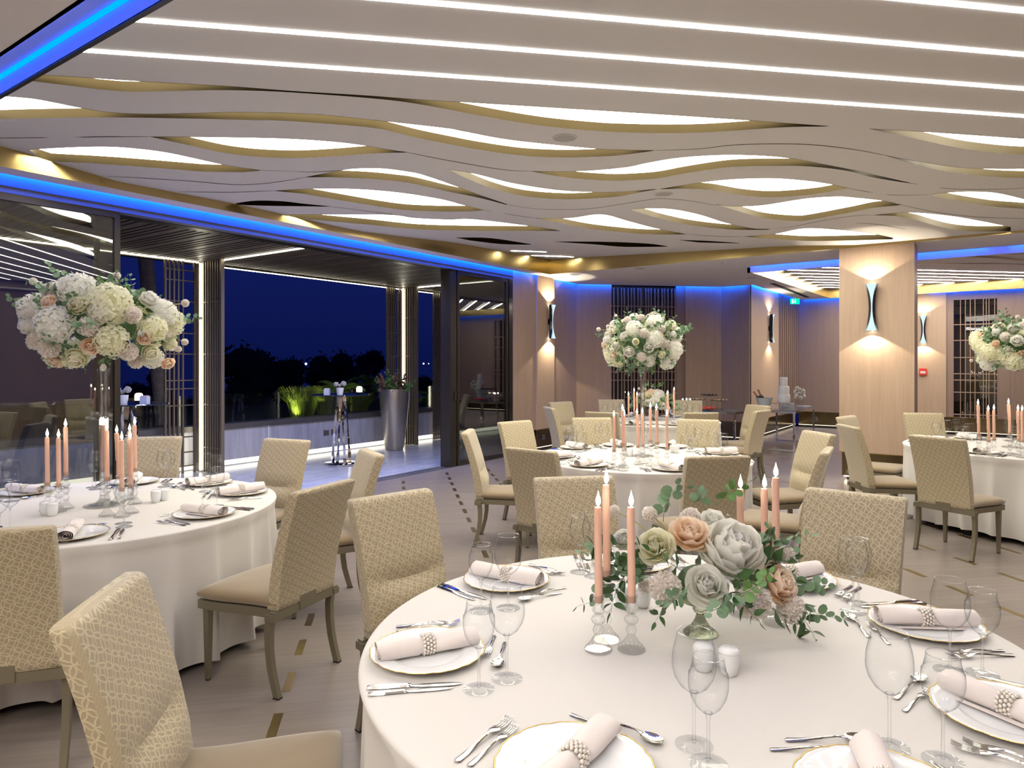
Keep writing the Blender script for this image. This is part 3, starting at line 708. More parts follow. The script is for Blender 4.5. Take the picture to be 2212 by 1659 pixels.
first = [t for t in STRIP_OBJ if t[1] < 10]; sec = [t for t in STRIP_OBJ if t[1] > 10]
vis = [t for t in first if t[1] > 4.0]; hid = [t for t in first if t[1] <= 4.0]
for i, t in enumerate(vis): t[0]['label'] = 'long white strip light across the main ceiling, %s from the top of the photo' % names_s[i].replace('nearest', 'first')
for i, t in enumerate(hid): t[0]['label'] = 'unseen white ceiling strip light above and behind the camera'
for i, t in enumerate(sec): t[0]['label'] = 'thin warm strip light in the far ceiling coffer, %s from the camera' % names_s[i].replace('nearest', 'first'); t[0]['group'] = 'strip lights of the far coffer'
# speakers, detector, air slot
def disc(name, label, cat, x, y, z, r, mat, rim=True):
    t = thing(name, label, cat, (x, y, z))
    link('rim', MB().lathe([(r*0.82, -0.002), (r*0.86, -0.008), (r, -0.006), (r*1.02, 0.0)], 32).mesh('rim', M_white), t)
    link('grille', MB().lathe([(0.0001, -0.005), (r*0.82, -0.003), (r*0.83, 0.0)], 32).mesh('grille', mat), t)
for (px, py, z, lb) in ((1220, 297, 0, 'larger round ceiling speaker on the wave ceiling, nearest'), (1433, 418.5, 0, 'round ceiling speaker on the wave ceiling above the middle table'),
                        (1382, 579.5, Z1, 'flat round ceiling speaker on the white soffit right of the brass corner'), (1243, 592.5, Z1, 'small round ceiling speaker just below the brass corner'), (1622, 600, Z1, 'round ceiling speaker left of the blue slot')):
    if z == 0: x, y = on_ceiling(px, py); z = zc(x, y)
    else: x, y = on_z(px, py, z)
    disc('ceiling_speaker', lb, 'ceiling speaker', x, y, z, 0.095, plain('speaker_grille', C(0.55, 0.53, 0.50), 0.8))
x, y = on_z(1566, 567, Z1)
t = thing('smoke_detector', 'small white smoke detector on the soffit', 'smoke detector', (x, y, Z1))
link('base', MB().lathe([(0.0001, -0.02), (0.05, -0.02), (0.055, 0)], 20).mesh('base', M_white), t); link('sensor', MB().lathe([(0.0001, -0.045), (0.022, -0.04), (0.026, -0.02)], 16).mesh('sensor', M_white), t)
p = on_z(1668, 612, Z1); q = on_z(1745, 642, Z1)
tag(link('air_slot', MB().obox(p, q, 0.10, Z1-0.006, Z1-0.001).mesh('air_slot', M_void, False)), 'long dark air slot in the soffit beside the far coffer', 'air vent', None)

# ================================================================== PROTOTYPES
# ---- dining chair (origin between the four feet, facing +Y)
def rrect(cx_, cy_, hw, hd, z, r, n=5):
    pts = []
    for (sx, sy, a0) in ((1, 1, 0), (-1, 1, 90), (-1, -1, 180), (1, -1, 270)):
        for i in range(n+1):
            a = math.radians(a0+90*i/n); pts.append((cx_+sx*(hw-r)+r*math.cos(a), cy_+sy*(hd-r)+r*math.sin(a), z))
    return pts
def make_chair():
    parts = []
    # seat cushion: wide at the front, waisted towards the back
    def outline(inset, z, bulge=0.0):
        pts = []
        N = 12
        def hw(t): # t 0 rear .. 1 front
            return 0.205+0.038*sstep((t-0.15)/0.75)-inset
        y0, y1 = -0.215+inset, 0.255-inset
        for i in range(N+1): t = i/N; pts.append((hw(t), y0+(y1-y0)*t, z))
        for i in range(1, N): u = i/N; pts.append((hw(1)*(1-2*u), y1+0.018*math.sin(PI*u), z))
        for i in range(N+1): t = 1-i/N; pts.append((-hw(t), y0+(y1-y0)*t, z))
        for i in range(1, N): u = i/N; pts.append((-hw(0)*(1-2*u), y0, z))
        return pts
    seat = MB(); R = []
    for (ins, z) in ((0.02, 0.412), (0.0, 0.420), (-0.006, 0.438), (-0.003, 0.452), (0.012, 0.466), (0.04, 0.474), (0.10, 0.481), (0.17, 0.484)): R.append(outline(ins, z))
    seat.rings(R); parts.append(('seat_cushion', seat.mesh('seat_cushion', M_suede, True, 60), []))
    rail = MB(); a = outline(-0.002, 0.368); b = outline(-0.002, 0.411); c = outline(0.03, 0.411); d = outline(0.03, 0.368)
    n = len(a)
    rail.add(a+b+c+d, [(i, (i+1) % n, n+(i+1) % n, n+i) for i in range(n)]+[(n+i, n+(i+1) % n, 2*n+(i+1) % n, 2*n+i) for i in range(n)]+[(2*n+i, 2*n+(i+1) % n, 3*n+(i+1) % n, 3*n+i) for i in range(n)]+[(3*n+i, 3*n+(i+1) % n, (i+1) % n, i) for i in range(n)])
    rail.box(-0.235, 0.235, -0.232, -0.195, 0.366, 0.408)
    rail.box(-0.06, 0.06, -0.236, -0.19, 0.372, 0.45)
    parts.append(('seat_rail', rail.mesh('seat_rail', M_frame, True, 30), []))
    # back: padded panel raked backwards, crease at the lumbar
    bk = MB(); R = []; uv = []
    zs = [0.405, 0.412, 0.44, 0.48, 0.52, 0.56, 0.60, 0.625, 0.65, 0.675, 0.70, 0.75, 0.80, 0.85, 0.90, 0.94, 0.965, 0.980, 0.988]
    for j, z in enumerate(zs):
        t = (z-0.405)/0.583
        yc = -0.196-0.022*t-0.118*t**1.7; hw = 0.206+0.012*t; hd = 0.034-0.005*t; fr = 0.0
        if z > 0.975: k = (z-0.975)/0.013; hw -= 0.010*k*k; hd -= 0.010*k*k
        if j == 0: hw -= 0.008; hd -= 0.008
        lum = 0.026*math.exp(-((z-0.555)/0.065)**2)-0.014*math.exp(-((z-0.655)/0.018)**2)+0.010*math.exp(-((z-0.71)/0.04)**2)
        pts = []
        sec = []
        n1_ = 10
        for i in range(n1_+1): sec.append((hw-2*hw*i/n1_, hd, 1))
        for i in range(1, 3): sec.append((-hw-0.004*math.sin(PI*i/3), hd-2*hd*i/3, 0))
        for i in range(n1_+1): sec.append((-hw+2*hw*i/n1_, -hd, -1))
        for i in range(1, 3): sec.append((hw+0.004*math.sin(PI*i/3), -hd+2*hd*i/3, 0))
        per = 0; last = None
        for (x, y, s_) in sec:
            yy = y
            if s_ == 1:
                e = 1-(x/hw)**6; yy = y+lum*e*(1-0.35*(x/hw)**2)+0.004*e
                zz = z-0.02*(1-(x/hw)**2)*math.exp(-((z-0.655)/0.05)**2)
            else:
                zz = z
                if s_ == -1: yy = y-0.004*(1-(x/hw)**4)
            if last: per += math.hypot(x-last[0], y-last[1])
            last = (x, y); pts.append((x, yc+yy, zz)); uv.append((per, z*1.05))
        R.append(pts)
    bk.rings(R, uv=uv); parts.append(('backrest', bk.mesh('backrest', M_fabric, True, 50), []))
    # legs
    for sx in (-1, 1):
        m = MB(); R = []
        for (z, y, hw, hd) in ((0.0, -0.240, 0.0125, 0.017), (0.06, -0.222, 0.013, 0.017), (0.14, -0.201, 0.0135, 0.017), (0.22, -0.190, 0.014, 0.017), (0.30, -0.188, 0.0145, 0.018), (0.355, -0.194, 0.015, 0.018), (0.368, -0.198, 0.016, 0.019)):
            R.append([(sx*0.222+a*hw, y+b*hd, z+0.006) for a, b in ((-1, -1), (1, -1), (1, 1), (-1, 1))])
        m.rings(R); m.box(sx*0.222-0.021, sx*0.222+0.021, -0.236, -0.178, 0.366, 0.398)
        ft = MB().box(sx*0.222-0.013, sx*0.222+0.013, -0.258, -0.222, 0.0, 0.008)
        parts.append(('leg', m.mesh('leg', M_frame, True, 30), [('rubber_foot', ft.mesh('rubber_foot', M_foot, False))]))
    for sx in (-1, 1):
        m = MB().lathe([(0.0115, 0.006), (0.0125, 0.03), (0.0185, 0.34), (0.0185, 0.372)], 4, c=(0, 0, 0)); m.xf(Matrix.Translation((sx*0.212, 0.222, 0)) @ Matrix.Rotation(PI/4, 4, 'Z') @ Matrix.Diagonal((1.3, 1.3, 1, 1)))
        ft = MB().lathe([(0.013, 0.0), (0.013, 0.008)], 8, c=(sx*0.212, 0.222, 0))
        parts.append(('leg', m.mesh('leg', M_frame, True, 30), [('rubber_foot', ft.mesh('rubber_foot', M_foot, False))]))
    return parts
PROTO['dining_chair'] = make_chair()
# ---- glasses
def make_glass(h, rb, rr, rf, zb, thick=0.0012):
    # h height, rb widest bowl radius, rr rim radius, rf foot radius, zb start of bowl
    bowl = [(0.0005, zb), (rb*0.30, zb+0.004), (rb*0.62, zb+0.016), (rb*0.88, zb+0.036), (rb*0.98, zb+0.054), (rb, zb+0.066), (rb*0.975, zb+0.085), (rb*0.92, h-0.035), (rr*1.03, h-0.012), (rr, h)]
    b = MB().shell(bowl, 28)
    rim = MB().shell([(rr-thick, h-0.0008), (rr-thick*0.3, h+0.0006), (rr+0.0006, h-0.0006), (rr+0.0002, h-0.002), (rr-thick, h-0.0008)], 28)
    st = MB().lathe([(0.0055, 0.0065), (0.0042, 0.016), (0.0036, 0.04), (0.0038, zb-0.02), (0.0055, zb-0.004), (0.010, zb+0.003), (0.0001, zb+0.006)], 12)
    ft = MB().lathe([(0.0001, 0.0), (rf, 0.0006), (rf, 0.0022), (rf*0.6, 0.0034), (rf*0.25, 0.006), (0.0055, 0.010), (0.0001, 0.0105)], 28)
    b2 = MB().join(b)
    return [('bowl', b2.mesh('bowl', M_wine, True, 180), [('rim', rim.mesh('rim', M_crystal, True, 180))]), ('stem', st.mesh('stem', M_crystal, True, 180), []), ('foot', ft.mesh('foot', M_wine, True, 60), [])]
PROTO['wine_glass'] = make_glass(0.250, 0.048, 0.037, 0.041, 0.115)
PROTO['small_wine_glass'] = make_glass(0.226, 0.0415, 0.032, 0.040, 0.105)
# ---- plate
def make_plate():
    n = 120
    def scal(a): return 1+0.016*abs(math.sin(a*6))**0.7-0.010*math.cos(a*24)*0.4
    def fr(r, z, a): return r*(1+(scal(a)-1)*max(0, (r-0.12)/0.045)) if r > 0.12 else r
    m = MB().lathe([(0.0001, 0.004), (0.085, 0.0045), (0.098, 0.006), (0.104, 0.0105), (0.108, 0.0115), (0.145, 0.0165), (0.160, 0.0195), (0.1615, 0.019), (0.158, 0.0165), (0.115, 0.006), (0.095, 0.0), (0.0001, 0.0)], n, fr=fr)
    g = MB(); pts = [(0.1605*scal(2*PI*i/n)*math.cos(2*PI*i/n), 0.1605*scal(2*PI*i/n)*math.sin(2*PI*i/n), 0.0195) for i in range(n)]
    for i in range(n): pass
    ringv = []; k = 6
    for i, p in enumerate(pts):
        q = pts[(i+1) % n]; r_ = Vector(p).copy(); rad = Vector((p[0], p[1], 0)).normalized()
        for j in range(k):
            a = 2*PI*j/k; wv_ = 0.0019
            ringv.append(r_+rad*math.cos(a)*wv_+Vector((0, 0, math.sin(a)*0.0011)))
    g.add(ringv, [(i*k+j, i*k+(j+1) % k, ((i+1) % n)*k+(j+1) % k, ((i+1) % n)*k+j) for i in range(n) for j in range(k)])
    return [('plate_body', m.mesh('plate_body', M_porc, True, 45), []), ('gold_edge', g.mesh('gold_edge', M_gold, True, 180), [])]
PROTO['charger_plate'] = make_plate()
# ---- napkin roll along X, waisted in the ring; ends spiral
def make_napkin(seed):
    rnd = random.Random(seed); m = MB(); R = []; N = 22; K = 22
    for i in range(N+1):
        t = i/N; x = -0.145+0.29*t; w_ = math.exp(-((t-0.5)/0.10)**2)
        ry = 0.031-0.010*w_+0.004*abs(t-0.5)*2; rz = 0.026-0.006*w_
        ring_ = []
        for j in range(K):
            a = 2*PI*j/K; k = 1+0.05*math.sin(3*a+5*t+seed)+0.07*w_*math.sin(7*a+seed)+0.03*math.sin(2*a-9*t)
            if j == 5: k *= 1.07
            ring_.append((x+0.004*math.sin(a*2+seed)*(1 if i in (0, N) else 0), ry*math.cos(a)*k, rz*1.0+rz*math.sin(a)*k))
        R.append(ring_)
    m.rings(R, cap=False)
    for e in (0, 1):     # spiral ends, one open sheet edge each
        x = -0.145+0.29*e; s_ = 1 if e else -1
        vs_ = []; n = 46
        for i in range(n+1):
            a = i/n*PI*2*2.6; r = 0.031*(1-0.80*i/n)
            for dx in (0.0, -s_*0.03): vs_.append((x+dx+s_*0.001, r*math.cos(a), 0.026+r*0.85*math.sin(a)))
        m.add(vs_, [(2*i, 2*i+1, 2*i+3, 2*i+2) for i in range(n)])
    m.add([(x_, y_, z_) for (x_, y_, z_) in ((-0.12, 0.02, 0.004), (0.13, 0.03, 0.004), (0.125, 0.045, 0.0035), (-0.115, 0.042, 0.0035))], [(0, 1, 2, 3)])
    return m.mesh('rolled_napkin', M_napkin, True, 60)
PROTO['rolled_napkin'] = make_napkin(1); PROTO['rolled_napkin_b'] = make_napkin(4)
m = MB(); n = 15
for r_ in range(4):
    for i in range(n):
        a = 2*PI*(i+0.5*(r_ % 2))/n; m.ball((-0.0135+0.009*r_, 0.0265*math.cos(a), 0.0245+0.0255*math.sin(a)), 0.0050, 8, 6)
PROTO['pearl_napkin_ring'] = m.mesh('pearl_napkin_ring', M_pearl, True, 180)
# ---- cutlery along +Y (handle end at -Y), lying on z=0
def strip_solid(prof, name, mat, extra=None, th=0.0022):
    # prof: (y, half width, z centre, thickness)
    m = MB(); R = []
    for (y, hw, z, t) in prof: R.append([(hw, y, z-t*0.3), (hw*0.6, y, z+t*0.5), (-hw*0.6, y, z+t*0.5), (-hw, y, z-t*0.3), (-hw*0.6, y, z-t*0.5), (hw*0.6, y, z-t*0.5)])
    m.rings(R)
    if extra: m.join(extra)
    return m.mesh(name, mat, True, 50)
def fork_mesh(L, name):
    s = L/0.21; tn = MB()
    for i in range(4):
        x = (-0.0096+0.0064*i)*1.0
        R = []
        for (y, z) in ((0.045, 0.0075), (0.06, 0.005), (0.075, 0.0055), (0.09, 0.009), (0.099, 0.012)):
            hw = 0.0017 if y < 0.095 else 0.0008
            R.append([(x+hw, y, z-0.0008), (x+hw, y, z+0.0008), (x-hw, y, z+0.0008), (x-hw, y, z-0.0008)])
        tn.rings(R)
    me = strip_solid([(-0.105, 0.0055, 0.003, 0.003), (-0.100, 0.0085, 0.003, 0.004), (-0.07, 0.0065, 0.004, 0.004), (-0.02, 0.0035, 0.008, 0.004), (0.0, 0.003, 0.010, 0.004), (0.018, 0.004, 0.0115, 0.003), (0.028, 0.0100, 0.0108, 0.002), (0.038, 0.0120, 0.0090, 0.002), (0.046, 0.0118, 0.0075, 0.002)], name, M_silver, tn)
    me.transform(Matrix.Scale(s, 4)); return me
def spoon_mesh(L):
    s = L/0.2; b = MB(); K = 14; vs_ = []
    for j in range(7):
        q = j/6.0
        for i in range(K):
            a = 2*PI*i/K; rr = q
            egg = 1+0.12*math.sin(a)
            vs_.append((0.020*rr*math.cos(a)*(1-0.12*math.sin(a)*-1), 0.068+0.031*rr*math.sin(a), 0.0035+0.0085*rr*rr))
    fs = [(j*K+i, j*K+(i+1) % K, (j+1)*K+(i+1) % K, (j+1)*K+i) for j in range(6) for i in range(K)]
    b.add(vs_, fs); b.add([(x, y, z-0.0012) for x, y, z in vs_], [tuple(reversed(f)) for f in fs])
    me = strip_solid([(-0.1, 0.0055, 0.003, 0.003), (-0.095, 0.0085, 0.003, 0.004), (-0.06, 0.006, 0.004, 0.004), (-0.01, 0.0032, 0.009, 0.004), (0.02, 0.003, 0.0125, 0.003), (0.036, 0.005, 0.012, 0.002), (0.042, 0.008, 0.0105, 0.0015)], 'soup_spoon', M_silver, b)
    me.transform(Matrix.Scale(s, 4)); return me
def knife_mesh(L):
    s = L/0.24
    me = strip_solid([(-0.12, 0.006, 0.0035, 0.005), (-0.115, 0.0088, 0.004, 0.007), (-0.07, 0.0082, 0.004, 0.007), (-0.02, 0.0062, 0.004, 0.007), (-0.012, 0.0075, 0.004, 0.0055), (-0.008, 0.0055, 0.003, 0.0016), (0.02, 0.0095, 0.003, 0.0016), (0.07, 0.0105, 0.003, 0.0014), (0.10, 0.0085, 0.003, 0.0012), (0.115, 0.0045, 0.003, 0.001), (0.12, 0.0012, 0.003, 0.0008)], 'table_knife', M_silver)
    me.transform(Matrix.Scale(s, 4)); return me
PROTO['dinner_fork'] = fork_mesh(0.208, 'dinner_fork'); PROTO['salad_fork'] = fork_mesh(0.185, 'salad_fork'); PROTO['dessert_fork'] = fork_mesh(0.165, 'dessert_fork')
PROTO['soup_spoon'] = spoon_mesh(0.185); PROTO['dinner_knife'] = knife_mesh(0.245); PROTO['butter_knife'] = knife_mesh(0.215)
# ---- shakers
def shaker(holes_n):
    b = MB().lathe([(0.0001, 0.0), (0.015, 0.0), (0.020, 0.006), (0.0235, 0.025), (0.0245, 0.045), (0.0245, 0.052)], 24)
    t = MB().lathe([(0.0245, 0.0525), (0.0238, 0.058), (0.018, 0.0625), (0.0001, 0.0645)], 24)
    h = MB()
    for i in range(holes_n): a = 2*PI*i/holes_n; h.lathe([(0.0001, 0.0), (0.001, 0.0)], 6, c=(0.006*math.cos(a), 0.006*math.sin(a), 0.0648))
    return [('body', b.mesh('body', M_porc, True, 50), []), ('cap', t.mesh('cap', M_porc, True, 50), [('pour_holes', h.mesh('pour_holes', M_foot, False))])]
PROTO['salt_shaker'] = shaker(5); PROTO['pepper_shaker'] = shaker(3)
# ---- candle holders and candles
def holder(h, beads):
    def rib(r, z, a): return r*(1+0.045*math.cos(a*22)) if 0.008 < r and z < h-0.055 else r
    prof = [(0.0001, 0.0), (0.0385, 0.0), (0.0395, 0.004), (0.036, 0.010), (0.026, 0.020), (0.017, 0.034), (0.011, 0.044)]
    z = 0.044; step = (h-0.055-z)/beads
    for k in range(beads):
        rr = 0.0165 if k < beads-1 else 0.0205
        if k == 0 and beads == 2: rr = 0.0160
        prof += [(0.0095, z), (rr*0.8, z+step*0.22), (rr, z+step*0.5), (rr*0.8, z+step*0.78), (0.0095, z+step)]
        z += step
    cup = [(0.013, h-0.052), (0.0185, h-0.046), (0.0185, h-0.042), (0.0165, h-0.036), (0.0165, h-0.010), (0.0195, h-0.006), (0.0195, h-0.001), (0.0135, h), (0.0130, h-0.022), (0.0001, h-0.023)]
    b = MB().lathe(prof, 66, fr=rib); c = MB().lathe([(0.0001, h-0.053)]+cup, 26)
    return [('stem', b.mesh('stem', M_crystal, True, 40), []), ('cup', c.mesh('cup', M_crystal, True, 40), [])]
PROTO['crystal_candlestick'] = holder(0.160, 2); PROTO['tall_crystal_candlestick'] = holder(0.212, 3)
def candle(L, lean, drips, seed, fl=1.0):
    rnd = random.Random(seed); R = []; N = 14
    for j in range(N+1):
        t = j/N; z = L*t; r = 0.0118-0.0006*t+(0.0008 if j == N-1 else 0); ox = lean*t*t+0.0012*math.sin(4*t+seed)
        if j == N: r *= 0.86
        R.append([(ox+r*math.cos(2*PI*i/16), r*math.sin(2*PI*i/16), z) for i in range(16)])
    m = MB().rings(R)
    if drips:
        for _ in range(drips):
            a = rnd.uniform(-0.6, 0.6); l = rnd.uniform(0.25, 0.6)
            pts = [(lean*((L-s*l*L)/L)**2+0.0118*math.cos(a), 0.0118*math.sin(a), L-0.003-s*l*L) for s in (0, 0.2, 0.4, 0.6, 0.8, 1)]
            m.tube(pts, [0.002, 0.003, 0.0022, 0.003, 0.0026, 0.0038], 6)
    wk = MB().tube([(lean, 0, L-0.002), (lean+0.0006, 0, L+0.008)], 0.0008, 5)
    def flame(k, h0): return MB().lathe([(0.0001, h0), (0.0042*k, h0+0.007), (0.0058*k, h0+0.015), (0.0048*k, h0+0.024), (0.0022*k, h0+0.034), (0.0001, h0+0.043*(0.7+0.3*k))], 10, c=(lean, 0, L))
    f = flame(fl*1.3, 0.002); return [('wax', m.mesh('wax', M_wax, True, 50), []), ('wick', wk.mesh('wick', M_wick, False), []), ('flame', f.mesh('flame', M_flame2, True, 180), [])]
PROTO['taper_candle'] = candle(0.277, 0.0, 0, 1); PROTO['leaning_taper_candle'] = candle(0.277, 0.010, 3, 2); PROTO['dripping_taper_candle'] = candle(0.277, 0.004, 4, 5)

# ---- petals, blooms, leaves
def petal_grid(m, w_, L, cup, curl, M, n=5, k=4, tip=1.0, ruff=0.0, ph=0.0):
    vs_ = []; uvs = []
    for j in range(k+1):
        v = j/k; half = w_*0.5*(0.35+0.65*math.sin(PI*(0.18+0.62*v)))*(1 if v < 0.99 else 0.78*tip)
        for i in range(n+1):
            u = -1+2*i/n
            x = half*u; y = L*v*(1-0.06*u*u); z = cup*(u*u*0.5)*half*2+curl*L*v*v+ruff*math.sin(u*5+ph)*v*v*L
            vs_.append(M @ Vector((x, y, z))); uvs.append((i/n, v))
    m.add(vs_, [(j*(n+1)+i, j*(n+1)+i+1, (j+1)*(n+1)+i+1, (j+1)*(n+1)+i) for j in range(k) for i in range(n)], uvs)
def bloom(kind, seed):
    # faces +Z, unit radius about 1
    rnd = random.Random(seed); m = MB()
    if kind == 'peony':
        layers = [(7, 1.35, 0.55, 8, 0.10), (7, 1.15, 0.78, 30, 0.10), (7, 0.98, 0.9, 50, 0.06), (6, 0.8, 0.9, 66, 0.0), (5, 0.6, 0.85, 78, -0.1), (4, 0.4, 0.7, 86, -0.2)]
    elif kind == 'rose':
        layers = [(6, 1.25, 0.72, 14, -0.22), (6, 1.1, 0.8, 34, -0.20), (6, 0.92, 0.82, 52, -0.12), (5, 0.75, 0.8, 68, -0.06), (5, 0.55, 0.75, 80, 0.0), (3, 0.36, 0.7, 88, 0.05)]
    elif kind == 'bud':
        layers = [(5, 0.9, 0.95, 55, 0.0), (5, 0.8, 0.95, 70, 0.0), (4, 0.6, 0.9, 82, 0.05)]
    if kind in ('peony', 'rose', 'bud'):
        base = -0.35
        for li, (cnt, wd, L, elev, curl) in enumerate(layers):
            for i in range(cnt):
                a = 2*PI*i/cnt+li*0.7+rnd.uniform(-0.15, 0.15); e = math.radians(elev+rnd.uniform(-6, 6))
                M = Matrix.Translation((0, 0, base+0.05*li)) @ Matrix.Rotation(a, 4, 'Z') @ Matrix.Translation((0, 0.10+0.02*(5-li), 0)) @ Matrix.Rotation(e, 4, 'X')
                petal_grid(m, wd*rnd.uniform(0.9, 1.1), L*rnd.uniform(0.92, 1.08), 0.55, 0.42 if kind != 'rose' else 0.25, M, ruff=0.06 if kind == 'peony' else 0.035, ph=rnd.uniform(0, 6), tip=1.15 if kind == 'rose' else 1.0)
                if kind == 'rose' and li < 3: pass
        return m
    if kind == 'pompom':
        n = 330
        for i in range(n):
            z = 1-1.92*(i+0.5)/n; r = math.sqrt(max(0, 1-z*z)); a = i*2.39996
            d = Vector((r*math.cos(a), r*math.sin(a), z)); d += Vector((rnd.uniform(-.1, .1), rnd.uniform(-.1, .1), rnd.uniform(-.1, .1))); d.normalize()
            q = d.to_track_quat('Y', 'Z').to_matrix().to_4x4()
            q = q @ Matrix.Rotation(rnd.uniform(0, 6.28), 4, 'Y')
            L = rnd.uniform(0.85, 1.02); w_ = 0.15
            M = q
            vs_ = []; uvs = []
            for (v, ww, dz) in ((0.35, 0.5, 0), (0.75, 1.0, 0.03), (0.93, 1.1, 0.0), (1.0, 0.4, -0.09)):
                vs_ += [M @ Vector((-w_*ww*0.5, L*v, dz+0.03)), M @ Vector((0, L*v, dz)), M @ Vector((w_*ww*0.5, L*v, dz+0.03))]; uvs += [(0, v*v), (0.5, v*v), (1, v*v)]
            m.add(vs_, [(3*j+i_, 3*j+i_+1, 3*j+i_+4, 3*j+i_+3) for j in range(3) for i_ in range(2)], uvs)
        core = MB().ball((0, 0, 0), 0.74, 12, 10); core.uv = [(0.5, 0.5)]*len(core.v); core.has = True; m.join(core); return m
    if kind == 'hydrangea':
        n = 95
        for i in range(n):
            z = 1-1.7*(i+0.5)/n; r = math.sqrt(max(0, 1-z*z)); a = i*2.39996
            d = Vector((r*math.cos(a), r*math.sin(a), z*0.86)); rr = rnd.uniform(0.9, 1.04)
            q = (d+Vector((rnd.uniform(-.45, .45), rnd.uniform(-.45, .45), rnd.uniform(-.35, .45)))).normalized().to_track_quat('Z', 'Y').to_matrix().to_4x4() @ Matrix.Rotation(rnd.uniform(0, 1.57), 4, 'Z')
            M = Matrix.Translation(d*rr) @ q
            for k in range(4):
                MM = M @ Matrix.Rotation(PI/2*k, 4, 'Z') @ Matrix.Rotation(math.radians(14), 4, 'X')
                w_ = 0.19; L = 0.21
                m.add([MM @ Vector(p) for p in ((0, 0, 0), (-w_*0.5, L*0.55, 0.02), (-w_*0.25, L, 0.015), (w_*0.25, L, 0.015), (w_*0.5, L*0.55, 0.02))], [(0, 4, 3, 2, 1)], [(0.5, 0.35), (0, 0.8), (0, 1), (1, 1), (1, 0.8)])
        core = MB().ball((0, 0, -0.05), 0.84, 12, 8, 0.85); core.uv = [(0.5, 0.05)]*len(core.v); core.has = True; m.join(core); return m
BLOOM = {}
def bl(name, kind, seed, mat): BLOOM[name] = bloom(kind, seed).mesh(name, mat, True, 180)
bl('white_peony', 'peony', 3, P_white); bl('cream_peony', 'peony', 8, P_cream); bl('peach_rose', 'rose', 5, P_peach); bl('white_rose', 'rose', 6, P_white); bl('cream_rose', 'rose', 9, P_cream)
bl('pompom_chrysanthemum', 'pompom', 4, P_pom); bl('white_hydrangea', 'hydrangea', 2, P_white); bl('cream_hydrangea', 'hydrangea', 12, P_cream); bl('rose_bud', 'bud', 7, P_white)
def leaf_disc(m, M, r, pointed=False, n=8):
    vs_ = []
    if pointed:
        for (x, y, z) in ((0, 0, 0), (0.28, 0.3, 0.05), (0.36, 0.7, 0.05), (0.27, 1.15, 0.0), (0.10, 1.55, -0.09), (0, 1.8, -0.16), (-0.10, 1.55, -0.09), (-0.27, 1.15, 0.0), (-0.36, 0.7, 0.05), (-0.28, 0.3, 0.05), (0, 0.3, -0.02), (0, 0.7, -0.03), (0, 1.15, -0.07), (0, 1.55, -0.13)):
            vs_.append(M @ Vector((x*r*1.25, y*r, z*r*1.6)))
        m.add(vs_, [(0, 1, 10), (1, 2, 11, 10), (2, 3, 12, 11), (3, 4, 13, 12), (4, 5, 13), (0, 10, 9), (10, 11, 8, 9), (11, 12, 7, 8), (12, 13, 6, 7), (13, 5, 6)])
    else:
        vs_ = [M @ Vector((0, r, -0.05*r))]+[M @ Vector((r*0.92*math.sin(2*PI*i/n), r-r*math.cos(2*PI*i/n), 0.10*r*abs(math.sin(2*PI*i/n)))) for i in range(n)]
        m.add(vs_, [(0, 1+i, 1+(i+1) % n) for i in range(n)])
def sprig(L, n, r, seed, pointed=False, droop=0.3, stem_r=0.0012):
    rnd = random.Random(seed); m = MB(); pts = []
    for i in range(9):
        t = i/8; pts.append(Vector((0.06*L*math.sin(t*3+seed), L*t, -droop*L*t*t)))
    m.tube(pts, [stem_r*(1-0.6*i/8) for i in range(9)], 5)
    for i in range(n):
        t = 0.18+0.82*(i+0.3)/n; k = t*8; a = pts[min(7, int(k))]; b = pts[min(8, int(k)+1)]; p = a.lerp(b, k-int(k)); d = (b-a).normalized() if (b-a).length > 1e-6 else Vector((0, 1, 0))
        for s in (-1, 1):
            rr = r*(1.05-0.55*t)*rnd.uniform(0.8, 1.15)
            side = Matrix.Rotation(rnd.uniform(-0.5, 0.5)+i*0.9, 4, d)
            ax = (side @ Vector((s, 0.5, 0.25))).normalized()
            q = ax.to_track_quat('Y', 'Z').to_matrix().to_4x4()
            leaf_disc(m, Matrix.Translation(p+ax*0.15*rr) @ q @ Matrix.Rotation(rnd.uniform(-0.5, 0.5), 4, 'Y'), rr, pointed)
    q = Vector((0, 1, -0.2)).to_track_quat('Y', 'Z').to_matrix().to_4x4(); leaf_disc(m, Matrix.Translation(pts[-1]) @ q, r*0.5, pointed)
    return m
SPRIG = {'eucalyptus_sprig': sprig(0.14, 5, 0.025, 1).mesh('eucalyptus_sprig', M_euc, True, 180), 'long_eucalyptus_sprig': sprig(0.21, 6, 0.026, 4, droop=0.5).mesh('eucalyptus_sprig', M_euc, True, 180),
         'green_leaf_sprig': sprig(0.12, 3, 0.036, 2, True).mesh('green_leaf_sprig', M_leaf_d, True, 180), 'light_leaf_sprig': sprig(0.12, 5, 0.019, 3).mesh('light_leaf_sprig', M_leaf, True, 180)}
def orient(d, roll=0.0, axis='Z'):
    d = Vector(d).normalized()
    return (d.to_track_quat(axis, 'Y' if axis == 'Z' else 'Z').to_matrix().to_4x4()) @ Matrix.Rotation(roll, 4, axis)
def put(name, me, parent, p, d, size, roll=0.0, axis='Z', squash=1.0):
    o = link(name, me, parent); o.matrix_local = Matrix.Translation(p) @ orient(d, roll, axis) @ Matrix.Diagonal((size, size, size*squash, 1)); return o
NICE = {'long_eucalyptus_sprig': 'eucalyptus_sprig'}

